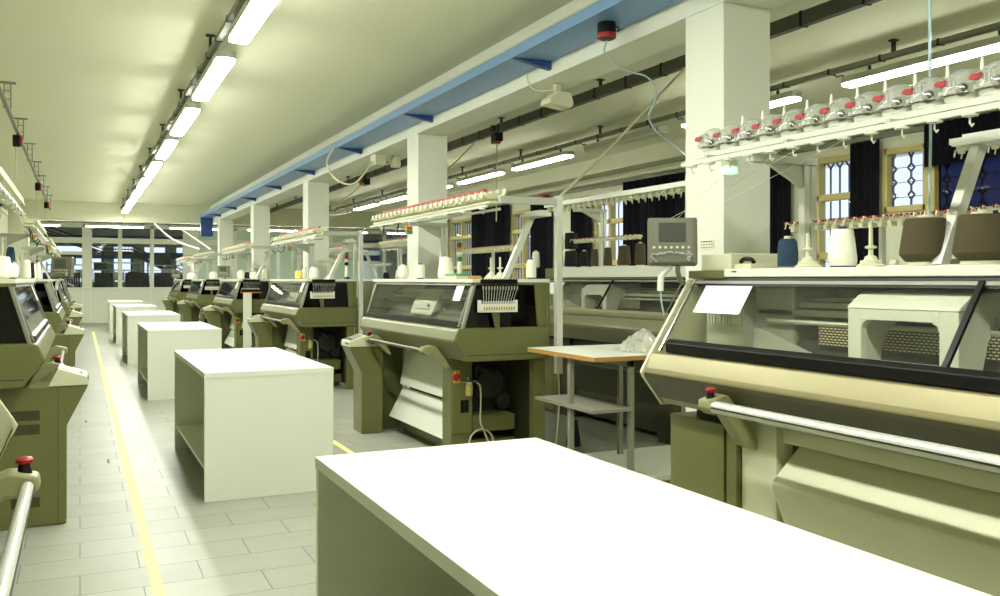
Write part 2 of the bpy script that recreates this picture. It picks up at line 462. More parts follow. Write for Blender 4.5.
carton(.75, 39.2, 2.0, .5, .26, 'dark', 'dark box on the upper shelf of the long rack, under the landing')
carton(1.35, 39.2, 1.6, .55, .3, 'paper', 'pale box in the middle of the long rack')
carton(2.0, 39.2, 1.6, .45, .32, 'dark', 'dark box at the stair end of the long rack')
carton(3.0, 39.0, 2.2, .8, .5, 'dark', 'big black box on top of the rack by the stair foot')
carton(3.3, 39.0, 1.7, .5, .35, 'paper', 'white box on the middle shelf by the stair foot')
carton(-.5, 39.0, 2.2, .7, .42, 'dark', 'black box on top of the rack behind the glass door')
carton(.0, 39.0, 1.7, .35, .3, 'paper', 'white box on the rack behind the glass door')
def garment_rail(x0, x1, y, n, cols, label):
    t = thing('garment_rail', label, 'garment rail', ((x0+x1)/2, y, 0), group='garment rails behind the far glass')
    hw = (x1-x0)/2
    b = B().tube([(-hw, 0, 0), (-hw, 0, 1.95), (hw, 0, 1.95), (hw, 0, 0)], .018, 8)
    obj('frame', b, 'chrome', t, smooth=True)
    for i in range(n):
        x = (x0+x1)/2 - hw + .08 + (2*hw-.16)*i/(n-1)
        h = .95+random.random()*.2
        b = B(); b.prism([(-.25, -h), (.25, -h), (.2, -.18), (.05, -.06), (-.05, -.06), (-.2, -.18)], 'x', -.036, .036)
        o = obj('garment', b, cols[i % len(cols)], bev=.02, loc=(x, y, 1.93))
        tag(o, 'dark garment hanging on a rail behind the far glass partition', 'garment', 'garments hanging behind the far glass')
garment_rail(-1.3, .05, 37.2, 16, ['cloth_dark', 'cloth_dark', 'cloth_magenta'], 'garment rail with a magenta piece behind the glass door')
garment_rail(.45, 1.2, 37.2, 9, ['cloth_dark'], 'garment rail behind the first pane beside the glass door')
garment_rail(1.55, 2.5, 37.4, 11, ['cloth_dark'], 'garment rail behind the middle pane of the partition')
garment_rail(2.6, 3.7, 37.2, 13, ['cloth_dark'], 'garment rail behind the pane nearest the wide post')

# floor lines
struct('floor_marking', B().box(.335, .392, YB+.5, 29.6, 0, .0025), 'tape')
struct('floor_marking', B().box(2.23, 2.285, YB+.5, 29.6, 0, .0025), 'tape')
b = B()
for x, y in ((.215, 8.4), (.05, 10.9)): b.box(x, x+.02, y, y+.18, 0, .002)
struct('floor_mark', b, 'dark')

# ------------------------------------------------------------------ lamps
LL = 2.12
def make_lamp():
    t = thing('ceiling_lamp', '', 'lamp', (0, 0, 0))
    h = LL/2; w_ = .085
    # long housing with rounded ends: outline in x,y extruded in z
    def outline(wd, ln):
        p = []
        for s, a0 in ((1, 0), (-1, PI)):
            for k in range(9):
                a = a0 + PI*k/8; p.append((wd*math.cos(a), s*(ln-wd) + wd*math.sin(a)*.55))
        return p
    obj('housing', B().prism(outline(w_+.006, h+.006), 'z', .026, .095), 'silver', t, bev=.01)
    obj('diffuser', B().prism(outline(w_-.004, h-.01), 'z', 0, .026), 'lamp', t, bev=.01)
    for y in (-.7, .7): obj('hanger', B().box(-.012, .012, y-.012, y+.012, .105, .16).box(-.03, .03, y-.02, y+.02, .095, .105), 'dark', t)
    b = B().tube([(0, h-.06, .09), (-.02, h-.02, .13), (-.04, h+.03, .12), (-.05, h+.06, .16)], .008, 6)
    obj('cable', b, 'dark', t, smooth=True)
    return t
lamp0 = make_lamp(); used = []
lamp_w = lamp0.copy(); COL.objects.link(lamp_w)
for ch in lamp0.children:
    c = ch.copy(); COL.objects.link(c); c.parent = lamp_w
    if ch.name.startswith('diffuser'): c.data = ch.data.copy(); c.data.materials[0] = M['lamp_window_side']
def lamp(x, y, z, label, group, rz=0.0, lit=True, src=None):
    if src: o = src if src not in used else copy_tree(src)
    else: o = lamp0 if not used else copy_tree(lamp0)
    used.append(o); o.location = (x, y, z); o.rotation_euler = (0, 0, rz)
    tag(o, label, 'lamp', group)
    if not lit:
        for ch in o.children:
            if ch.name.startswith('diffuser'):
                ch.data = ch.data.copy(); ch.data.materials[0] = M['cream']
    return o
NTH = ['first', 'second', 'third', 'fourth', 'fifth', 'sixth', 'seventh', 'eighth', 'ninth', 'tenth', 'eleventh', 'twelfth']
for i in range(12):
    yf = 29.0 - 2.655*(i)
    lamp(1.21, yf-LL/2, 3.60, '%s lit lamp from the far end of the line over the white tables' % NTH[i], 'lamps over the white tables')
RLAMP = [(-.5, 1), (2.1, 1), (4.68, 1), (7.38, 1), (9.86, 0), (12.42, 1), (15.0, 1), (17.6, 1), (20.25, 1), (22.75, 1), (25.4, 0)]
for i, (y, lit) in enumerate(RLAMP):
    nm = ('unlit lamp hanging in the window-side line, just past the pillar with the notice' if y == 9.86 else 'unlit lamp at the far end of the window-side line') if not lit else '%s lit lamp from the far end of the window-side line' % NTH[len(RLAMP)-1-i]
    lamp(7.2, y+LL/2, 3.60, nm, 'lamps in the window-side line', lit=bool(lit), src=lamp_w)
for i, x in enumerate((-1.39, .99, 3.45, 5.9, 8.36, 10.8)):
    lamp(x, 30.3, 3.24, '%s lamp from the plain wall in the cross row under the far beam' % NTH[i], 'lamps in the cross row', PI/2).scale = (1, .82, 1)
def trunking(name, p0, p1, wd, h, m, label, cat, clips=0.0):
    t = thing(name, label, cat, (p0[0], p0[1], p0[2]))
    d = Vector(p1)-Vector(p0)
    obj('rail', B().bar((0, 0, 0), d, wd, h), m, t)
    n = int(d.length/2.66)
    for i in range(n):
        b = B(); q = d*((i+.5)/n); b.box(q.x-.012, q.x+.012, q.y-.02, q.y+.02, h/2, CEIL-p0[2]); b.box(q.x-.04, q.x+.04, q.y-.03, q.y+.03, CEIL-p0[2]-.015, CEIL-p0[2])
        obj('hanger', b, 'dark', t)
    for i in range(int(d.length/.66)):
        q = d*((i+.5)/int(d.length/.66)); e = d.normalized()*.012
        obj('clip', B().bar(q-e, q+e, wd+.012, h+.012), 'black' if clips else 'dark', t)
    return t
trunking('lamp_trunking', (1.13, -3.3, 3.77), (1.13, 29.1, 3.77), .05, .045, 'rail_grey', 'grey trunking that carries the lamps over the white tables', 'trunking')
trunking('lamp_trunking', (7.2, -3.3, 3.80), (7.2, 29.1, 3.80), .07, .05, 'rail_grey', 'grey trunking that carries the window-side lamps', 'trunking')
trunking('lamp_trunking', (-2.5, 30.3, 3.38), (13.5, 30.3, 3.38), .05, .05, 'rail_grey', 'grey trunking of the cross row under the far beam', 'trunking')
trunking('power_busbar', (5.52, -3.3, 3.80), (5.52, 29.1, 3.80), .07, .12, 'dark_rail', 'dark flat busbar under the ceiling behind the pillars', 'busbar', 1)
# vertical feed cord from the aisle line to the cross row
tag(obj('feed_cord', B().tube([(1.21, 29.05, 3.66), (1.22, 29.38, 3.5), (1.23, 29.40, 3.36), (1.23, 30.28, 3.35)], .01, 6), 'cord', smooth=True), 'short cord from the last aisle lamp down to the cross row', 'cord')

# trolley rail of the left machines
def trolley_rail():
    t = thing('cable_rail', 'steel cable rail hung from the ceiling above the machines along the plain wall', 'rail', (-.78, 8.2, 3.64))
    obj('rail', B().box(-.02, .02, 0, 20.6, -.02, .02), 'rail_grey', t)
    for i in range(8):
        y = 1.2+i*2.6; b = B()
        b.box(-.09, .09, y-.03, y+.03, .29, .31)
        for x in (-.035, .035): b.box(x-.008, x+.008, y-.01, y+.01, .0, .29)
        for z in (.1, .2): b.box(-.035, .035, y-.006, y+.006, z, z+.012)
        obj('bracket', b, 'grey', t)
    return t
trolley_rail()
for k, (y, nm) in enumerate(((13.9, 'first red and black cable reel along the cable rail'), (20.6, 'middle red and black cable reel on the cable rail'), (25.6, 'red and black cable reel by the far beam'))):
    t = thing('cable_reel', nm, 'cable reel', (-.78, y, 3.52), group='cable reels on the cable rail')
    obj('drum', B().lathe((0, 0, 0), [(.07, -.06), (.085, -.055), (.085, .03), (.07, .035)], 18, 'x'), 'black', t, smooth=True)
    obj('side_disc', B().lathe((.036, 0, 0), [(.08, 0), (.08, .02), (.05, .03)], 18, 'x'), 'red', t, smooth=True)
    obj('hook', B().box(-.012, .012, -.02, .02, .06, .102), 'dark', t)
    p = [(-.02, .0, -.085), (-.03-.02*k, .05, -.5), (-.2, -.2, -1.1)]
    obj('cable', B().tube(p, .008, 6), 'cord', t, smooth=True)

# blue overhead track on the beam
def blue_track():
    t = thing('blowing_track', 'long blue steel track along the white beam over the machines', 'track', (3.744, YB, 3.52))
    L = 28.7-YB
    obj('channel', B().prism([(-.37, 0), (0, 0), (0, .10), (-.012, .10), (-.012, .012), (-.358, .012), (-.358, .10), (-.37, .10)], 'y', 0, L), 'blue', t)
    obj('edge_strip', B().box(-.378, -.366, 0, L, .088, .104), 'cream', t)
    for i in range(11):
        y = 1.7+i*2.88
        b = B().prism([(-.36, -.004), (0, -.004), (0, -.075)], 'y', y-.03, y+.03)
        obj('bracket', b, 'blue_dark', t)
    obj('end_housing', B().box(-.36, -.004, L-.04, L+.22, -.58, .08), 'blue_dark', t, bev=.01)
    b = B()
    for z in (-.5, -.2, .04): b.lathe((-.37, L+.0, z), [(.03, 0), (.03, .04)], 8, 'x')
    obj('end_bolt', b, 'steel', t)
    return t
blue_track()
t = thing('beam_alarm', 'round black and red sounder under the blue track, a blue hose hanging from it', 'sounder', (3.56, 5.62, 3.52))
obj('body', B().lathe((0, 0, 0), [(.062, -.085), (.07, -.08), (.072, -.03), (.065, 0)], 22), 'black', t, smooth=True)
obj('ring', B().lathe((0, 0, 0), [(.05, -.122), (.069, -.115), (.073, -.085), (.07, -.08)], 22), 'red', t, smooth=True)
obj('lens', B().lathe((0, 0, 0), [(.045, -.126), (.05, -.118)], 22), 'olive_dark', t, smooth=True)
obj('side_cable', B().tube([(.06, 0, -.05), (.11, .0, -.045), (.12, .02, -.02), (.1, .04, -.002)], .006, 6), 'dark', t, smooth=True)
hose = [(3.56,5.62,3.39),(3.545,5.63,3.31),(3.60,5.63,3.25),(3.68,5.64,3.20),(3.80,5.65,3.18),(3.93,5.66,3.17),(4.03,5.68,3.12),(4.07,5.70,3.06),(4.06,5.73,2.97),(4.05,5.77,2.91),(4.08,5.82,2.88),(4.15,5.86,2.82),(4.24,5.90,2.77),(4.46,5.98,2.70),(4.8,6.2,2.60),(5.22,6.62,2.535)]
def smooth_path(P, n=5):
    P = [Vector(p) for p in P]; out = []
    for i in range(len(P)-1):
        a, b_, c, d = P[max(i-1, 0)], P[i], P[i+1], P[min(i+2, len(P)-1)]
        for k in range(n):
            t = k/n
            out.append(.5*((2*b_) + (c-a)*t + (2*a-5*b_+4*c-d)*t*t + (3*b_-a-3*c+d)*t**3))
    out.append(P[-1]); return out
tag(obj('air_hose', B().tube(smooth_path(hose), .007, 8), 'hose_blue', smooth=True), 'curling blue air hose hanging from the red and black sounder', 'hose')
tag(obj('air_hose', B().tube(smooth_path([(3.33, 2.66, 3.52), (3.32, 2.65, 3.0), (3.31, 2.64, 2.6), (3.315, 2.64, 2.2), (3.30, 2.645, 1.67)]), .006, 8), 'hose_blue', smooth=True), 'straight blue air hose dropping past the clear domes to the brown cones', 'hose')

# beam fixtures
t = thing('flood_lamp', 'white flood lamp under the beam, cable up to a blue bracket', 'lamp', (3.95, 7.08, 3.395))
obj('mount', B().box(-.03, .03, -.03, .03, -.09, 0), 'cream', t, bev=.005)
obj('head', B().prism([(-.13, -.20), (.10, -.23), (.13, -.19), (.10, -.09), (-.03, -.08), (-.12, -.15)], 'y', -.09, .09), 'cream', t, bev=.012)
obj('cable', B().tube(smooth_path([(-.03, 0, -.06), (-.14, .05, -.07), (-.22, .1, -.03), (-.26, .12, .1)]), .008, 6), 'cream', t, smooth=True)
t = thing('socket_box', 'white socket boxes under the beam with a looping grey cable', 'socket', (3.95, 12.2, 3.395))
obj('box', B().box(-.16, .0, -.12, .12, -.16, 0), 'cream', t, bev=.008)
obj('junction', B().lathe((.18, 0, 0), [(.07, -.17), (.075, -.1), (.06, 0)], 14), 'cream', t, smooth=True)
obj('cable', B().tube(smooth_path([(-.16, 0, -.1), (-.4, .1, -.42), (-.62, .3, -.35), (-.7, .5, -.1), (-.6, .5, .13)]), .014, 6), 'cream', t, smooth=True)
def hang_cord(name, pts, r, label, m='cord'):
    return tag(obj(name, B().tube(smooth_path(pts, 4), r, 6), m, smooth=True), label, 'cord', None)
t = thing('cable_trolley', 'small black cable clamp under the dark busbar above the second machine', 'clamp', (5.52, 11.7, 3.74))
obj('body', B().box(-.06, .06, -.09, .09, -.12, 0), 'black', t, bev=.01)
obj('wheel', B().lathe((-.07, 0, .07), [(.05, -.02), (.05, .02)], 12, 'x'), 'dark', t, smooth=True)
obj('red_plate', B().box(-.05, .05, -.03, .1, -.145, -.12), 'red', t)
t = thing('cable_trolley', 'red and black cable clamp on the dark busbar between two far pillars', 'clamp', (5.52, 18.4, 3.72))
obj('body', B().box(-.07, .07, -.22, .12, -.10, .12), 'black', t, bev=.01)
obj('side_plate', B().box(-.085, -.07, -.12, .05, -.08, .1), 'red', t)
hang_cord('drop_cord', [(5.52, 11.7, 3.62), (5.515, 11.7, 3.0), (5.5, 11.68, 2.45)], .009, 'vertical cord dropping from the black clamp behind the second creel')
hang_cord('supply_cable', [(3.68, 6.56, 2.30), (4.35, 6.85, 2.78), (5.0, 7.1, 3.3), (5.5, 7.22, 3.73)], .012, 'slanting cable from the grey hanging post up to the dark busbar')
hang_cord('supply_cable', [(3.68, 12.4, 2.30), (4.5, 12.4, 2.78), (5.5, 12.4, 3.73)], .012, 'slanting cable from the third machine post up past the second pillar')
hang_cord('supply_cable', [(3.68, 18.3, 2.30), (4.6, 18.2, 2.9), (5.5, 18.2, 3.7)], .012, 'slanting cable from the fourth machine post up to the dark busbar')
hang_cord('white_hose', [(1.95, 27.2, 3.2), (2.35, 26.2, 2.72), (2.9, 24.9, 2.42)], .022, 'white hose looping down to the fifth creel from the cross row', 'thread')
hang_cord('white_hose', [(2.9, 30.1, 3.25), (3.1, 27.6, 2.82), (3.3, 25.8, 2.45)], .022, 'white hose looping down beside the wide partition post', 'thread')
t = thing('alarm_box', 'small red alarm box under the ceiling by the window wall', 'alarm box', (9.3, 17.3, 3.3))
obj('case', B().box(-.06, .1, -.12, .12, 0, .18), 'red', t, bev=.01)
obj('button', B().lathe((-.06, 0, .09), [(.04, -.012), (.03, 0)], 12, 'x'), 'dark', t)

# ------------------------------------------------------------------ white tables
def make_table():
    t = thing('work_table', '', 'table')
    W, D, H = .945, 2.225, .93
    obj('top', B().box(0, W, 0, D, H-.042, H), 'white', t, bev=.002)
    for y in (.004, D-.032): obj('side_panel', B().box(.003, W-.003, y, y+.028, 0, H-.042), 'white', t, bev=.001)
    obj('shelf', B().box(.02, W-.02, .03, D-.03, .20, .225), 'white', t)
    obj('middle_panel', B().box(W-.05, W-.025, .03, D-.03, .225, H-.042), 'white', t)
    return t
tb = make_table()
TY = [1.09, 6.62, 12.5, 18.0, 23.73, 29.1]
TL = ['large white table in front of the first right knitting machine, its top filling the foreground', 'white table standing before the olive machine with the coiled hose', 'third white table from the camera, beside the third machine', 'third white table from the far partition', 'second white table from the far partition', 'last white table, standing before the far glass partition']
for i, y in enumerate(TY):
    o = tb if i == 0 else copy_tree(tb)
    o.location = (.803, y, 0); tag(o, TL[i], 'table', 'white tables down the aisle')

# ------------------------------------------------------------------ knitting machines
# local frame: x from the aisle into the machine, y along it, z up
def sloped(b, p0, p1, th, y0, y1):
    d = Vector((p1[0]-p0[0], p1[1]-p0[1])).normalized(); nx, nz = -d.y*th, d.x*th
    return b.prism([p0, p1, (p1[0]+nx, p1[1]+nz), (p0[0]+nx, p0[1]+nz)], 'y', y0, y1)

UNIT = {}
def unit_mesh(name, parts):
    b, m = parts
    o = obj(name, b, m, smooth=True); me = o.data
    bpy.data.objects.remove(o); return me
def child(name, me, parent, loc):
    o = bpy.data.objects.new(name, me); COL.objects.link(o); o.parent = parent; o.location = loc; return o
# yarn tension unit: block, disc pair, eyelet arm
b = B(); b.box(-.06, .05, -.035, .035, .02, .07); b.lathe((-.075, 0, .05), [(.026, -.02), (.03, -.012), (.012, 0), (.03, .012), (.026, .02)], 12, 'x')
b.tube([(-.06, .02, .05), (-.10, .03, .03), (-.11, .03, .0)], .005, 5); b.box(.05, .085, -.02, .02, .03, .10)
UNIT['tension'] = unit_mesh('tension_unit', (b, 'cream'))
b = B(); b.box(-.02, .02, -.012, .012, -.035, .012); b.tube([(-.02, 0, 0), (-.06, .0, .015), (-.07, 0, -.02)], .004, 5)
UNIT['peg'] = unit_mesh('side_tensioner', (b, 'cream'))
b = B(); b.box(-.04, -.02, -.008, .028, -.004, .008)
UNIT['redtip'] = unit_mesh('red_tip', (b, 'red'))
b = B()
for i in range(7):
    pass
# clear dome feeder
def dome_mesh():
    b = B(); n, k = 24, 8; R = .098
    prof = [(R*math.cos(a*PI/2/k), R*.92*math.sin(a*PI/2/k)) for a in range(k)] + [(.004, R*.92)]
    b.lathe((0, 0, .012), prof, n)
    for v in b.bm.verts: v.co.y *= .86; v.co.z *= 1.2
    return b
UNIT['dome'] = unit_mesh('dome', (dome_mesh(), 'clear'))
b = B().lathe((0, 0, 0), [(.012, -.024), (.022, -.018), (.027, -.008), (.027, .008), (.022, .018), (.012, .024)], 16, 'x')
UNIT['ball'] = unit_mesh('storage_wheel', (b, 'dark_chrome'))
b = B(); b.box(-.010, .010, -.022, .016, -.011, .011); b.box(-.008, .008, .016, .026, -.007, .007)
UNIT['tab'] = unit_mesh('red_lever', (b, 'red'))
b = B()
for y in (-.03, -.01, .01, .03): b.tube([(0, y, -.03), (0, y, .035)], .004, 5); b.lathe((0, y, .035), [(.007, -.004), (.009, 0), (.006, .006)], 8)
b.box(-.012, .012, -.045, .045, -.028, -.012)
UNIT['pins'] = unit_mesh('guide_pins', (b, 'steel'))
b = B(); b.lathe((0, 0, -.01), [(.028, 0), (.03, .008), (.02, .014)], 12); b.tube([(0, 0, -.01), (0, 0, -.035), (.01, 0, -.045), (.02, 0, -.035)], .004, 5)
UNIT['eye'] = unit_mesh('yarn_eyelet', (b, 'white'))

UNIT['rim'] = unit_mesh('dome_base', (B().lathe((0, 0, 0), [(.070, -.012), (.072, -.004), (.074, .010), (.070, .012)], 22).lathe((-.02, .062, .012), [(.010, 0), (.008, .09), (.004, .135)], 8), 'rim'))
b = B(); b.box(-.03, .03, -.03, .03, -.05, -.01); b.tube([(-.03, 0, -.03), (-.08, 0, -.06), (-.09, 0, -.10)], .006, 5); b.tube([(.02, .02, -.04), (.02, .03, -.10)], .005, 5); b.lathe((-.02, 0, -.06), [(.02, -.012), (.026, 0), (.02, .012)], 10)
UNIT['hang'] = unit_mesh('hanging_tensioner', (b, 'cream'))
def creel(t, L, kind, y0, y1, zd, post_near=True):
    x = .55; z = {'comb': 2.25, 'dome': 2.295, 'hang': 2.50}[kind]
    if kind == 'comb':
        c = obj('creel', B().box(x-.09, x-.07, y0, y1, z-.055, z-.035), 'alu', t)
        obj('rail', B().box(x+.03, x+.05, y0, y1, z-.075, z-.055), 'alu', c)
        n = 24
        for i in range(n):
            y = y0+.08+(y1-y0-.2)*i/(n-1)
            child('tension_unit', UNIT['tension'], c, (x, y, z))
            if i % 3 == 0: child('yarn_eyelet', UNIT['eye'], c, (x-.085, y, z-.06))
        obj('tray', B().prism([(x-.05, z-.02), (x+.06, z-.02), (x+.10, z+.06), (x+.10, z+.10), (x+.09, z+.10), (x+.085, z+.065), (x+.05, z), (x-.05, z)], 'y', y0, y1), 'cream', c)
        obj('red_strip', B().box(x+.055, x+.085, y0+.35, y1, z+.098, z+.132), 'red', c)
        for i in range(2): obj('hook', B().tube([(x, y1-.25-.5*i, z-.03), (x-.02, y1-.25-.5*i, z-.16), (x-.06, y1-.22-.5*i, z-.2), (x-.1, y1-.2-.5*i, z-.16)], .008, 6), 'dark', c)
    elif kind == 'dome':
        c = obj('creel', B().box(x-.07, x-.045, y0, y1, z-.04, z-.014), 'alu', t)
        obj('rail', B().box(x-.155, x-.13, y0, y1, z-.085, z-.062), 'alu', c)
        for q in range(5): obj('cross_piece', B().box(x-.15, x-.05, y0+.2+q*(y1-y0-.4)/4-.012, y0+.2+q*(y1-y0-.4)/4+.012, z-.062, z-.045), 'silver', c)
        for i in range(13):
            y = y1-.10-.1485*i
            if y < y0: break
            d = child('dome_base', UNIT['rim'], c, (x, y, z))
            child('dome', UNIT['dome'], c, (x, y, z))
            child('storage_wheel', UNIT['ball'], c, (x-.058, y-.034, z+.030))
            child('red_lever', UNIT['tab'], c, (x-.080, y+.042, z+.062))
            child('guide_pins', UNIT['pins'], c, (x-.066, y+.012, z+.045))
            child('yarn_eyelet', UNIT['eye'], c, (x-.145, y+.02, z-.085))
    else:
        c = obj('creel', B().box(x-.10, x-.06, y0, y1, z-.01, z+.03), 'alu', t)
        obj('rail', B().box(x+.06, x+.10, y0, y1, z+.03, z+.07), 'alu', c)
        obj('back_strip', B().box(x-.06, x+.06, y0, y1, z+.0, z+.015), 'cream', c)
        n = 26
        for i in range(n): child('hanging_tensioner', UNIT['hang'], c, (x-.04, y0+.06+(y1-y0-.12)*i/(n-1), z))
    # posts, slanting arm and upper back rail
    yp = y1-.42 if kind == 'dome' else L-.75
    b = B()
    for q in (x+.30, x+.35): obj('post', B().box(q, q+.035, yp-.02, yp+.02, zd, z-.06), 'alu', c)
    obj('post_bracket', B().box(x-.05, x+.385, yp-.03, yp+.03, z-.10, z-.06).prism([(x+.06, z-.1), (x+.3, z-.1), (x+.3, z-.22)], 'y', yp-.012, yp+.012), 'silver', c)
    if kind != 'hang':
        ya = .12 if kind == 'comb' else 1.66
        zb = zd+.53
        obj('slanting_arm', B().bar((x+.17, ya, zd), (x+.42, ya, zb), .05, .045, (0, 1, 0)), 'alu', c)
        ys = -.1 if kind == 'comb' else .1
        obj('back_rail', B().box(x+.36, x+.50, ys, ya+.09, zb, zb+.03), 'alu', c)
        obj('back_rail', B().box(x+.39, x+.47, ys, ya+.06, zb+.03, zb+.05), 'alu', c)
    if kind == 'comb' and post_near:
        obj('hanging_post', B().box(1.10, 1.155, -.11, -.05, .80, 2.31), 'alu', c, bev=.004)
        obj('cross_arm', B().box(x+.02, 1.155, -.105, -.055, 2.23, 2.29), 'silver', c, bev=.004)
        obj('power_cord', B().tube(smooth_path([(1.128, -.08, .8), (1.135, -.08, .55), (1.12, -.06, .25), (1.10, -.05, .02)]), .007, 6), 'cord', c, smooth=True)
    # lower side rack with red tipped tensioners
    a, e = {'dome': (1.6, L-.35), 'comb': (.25, 1.55), 'hang': (1.0, L-.1)}[kind]
    zr = 1.88 + (.18 if kind == 'hang' else 0); xr = .94 if kind != 'hang' else .66
    r = obj('side_rack', B().box(xr-.015, xr+.015, a, e, zr-.005, zr+.01), 'cream', t)
    n = 20
    for i in range(n):
        y = a+(e-a)*(i+.5)/n
        child('side_tensioner', UNIT['peg'], r, (xr, y, zr+.01)); child('red_tip', UNIT['redtip'], r, (xr, y+.012, zr+.02))
    obj('rack_post', B().box(xr+.02, xr+.045, (a+e)/2-.01, (a+e)/2+.01, zd, zr), 'silver', r)
    if kind == 'hang': return c
    ys = y1-.21 if kind == 'dome' else y1-1.08
    cols = ('cream', 'green_lit', None) if kind == 'dome' else ('yellow', 'orange', 'green')
    for i, q in enumerate(cols):
        if q: obj('signal_lens', B().box(x-.035, x+.03, ys-.03, ys+.03, z-.098-.04*i, z-.06-.04*i), q, c, bev=.004)
    return c

def estop(t, x, y, z):
    e = obj('emergency_stop', B().lathe((x, y, z), [(.022, 0), (.02, .012), (.016, .03)], 14), 'black', t, smooth=True)
    obj('stop_button', B().lathe((x, y, z), [(.015, .028), (.024, .034), (.026, .043), (.02, .049), (.008, .052)], 18), 'red', e, smooth=True)

def handle(t, y0, y1, m, stops, capm='olive_light', x=.13, z=.985, rr=.02):
    h = obj('handle_rail', B().tube([(x, y0, z), (x, y1, z)], rr, 14), m, t, smooth=True)
    obj('rail_groove', B().box(x-rr-.002, x-rr+.004, y0+.05, y1-.05, z-.004, z+.003), 'dark', h)
    for y in (y0, y1):
        obj('bracket', B().prism([(x-.035, z-.01), (x-.03, z+.03), (x+.06, z+.055), (x+.11, z+.04), (.35, .90), (.43, .80), (.42, .765), (.33, .80), (x+.06, z-.03), (x+.0, z-.04)] if capm != 'olive_light' or rr > .025 else [(x-.035, z-.01), (x-.03, z+.03), (x+.05, z+.05), (x+.10, z+.03), (.34, .88), (.37, .83), (.34, .82), (x+.06, z-.03), (x+.0, z-.04)], 'y', y-.045, y+.045), capm, h, bev=.01)
    for y in stops: estop(t, x+.01, y, z+.035)

def threads(t, P0, P1, n, dx, dy):
    b = B()
    for i in range(n):
        f = i/(n-1)
        b.tube([Vector(P0)+Vector((dx[0]*f, dy[0]*f, 0)), Vector(P1)+Vector((dx[1]*f, dy[1]*f, 0))], .0012, 4)
    return obj('yarn_thread', b, 'thread', t)

def monitor(t, loc, rz, w_=.268, h=.262):
    p = bpy.data.objects.new('control_panel', None); COL.objects.link(p); p.parent = t; p.location = loc; p.rotation_euler = (math.radians(-6), 0, rz)
    obj('casing', B().box(-w_/2, w_/2, -.0, .075, 0, h), 'panel_grey', p, bev=.012, seg=3)
    obj('bezel', B().box(-w_/2+.022, w_/2-.022, -.006, .004, .012, h-.014), 'panel_grey', p, bev=.004)
    obj('screen', B().box(-.075, .07, -.010, -.004, .125, h-.03), 'screen', p, bev=.002)
    b = B()
    for i in range(7): b.lathe((-.10+.031*i, -.006, .095), [(.0075, 0), (.0075, -.006), (.005, -.008)], 10, 'y')
    obj('buttons', b, 'cream', p)
    b = B(); random.seed(5)
    pts = []
    for i in range(40):
        f = i/39; pts.append((-.115+.22*f, -.010-.012*random.random(), .045+.016*math.sin(f*PI*1.0)+.010*random.random()))
    b.tube(pts, .006, 6)
    pts = [(.085+.02*math.sin(i*1.3)*random.random(), -.010-.012*random.random(), .02+.055*i/14) for i in range(15)]
    b.tube(pts, .007, 6)
    pts = [(-.118+.03*i/10, -.008-.01*random.random(), .045-.03*i/10) for i in range(11)]
    b.tube(pts, .006, 6)
    obj('plastic_wrap', b, 'bag_film', p, smooth=True)
    obj('arm', B().tube(smooth_path([(.03, .05, 0), (.03, .06, -.03), (.04, .10, -.06), (.06, .2, -.08)]), .014, 8), 'grey', p, smooth=True)
    obj('holder', B().tube(smooth_path([(-.01, .04, .0), (-.035, .04, -.03), (-.06, .04, -.06), (-.065, .04, -.14)]), [.016]*5+[.014]*5+[.018]*6, 8), 'white', p, smooth=True)
    obj('cable', B().tube(smooth_path([(-.065, .04, -.14), (-.06, .045, -.2), (-.045, .06, -.27)]), .005, 6), 'hose_blue', p, smooth=True)
    return p

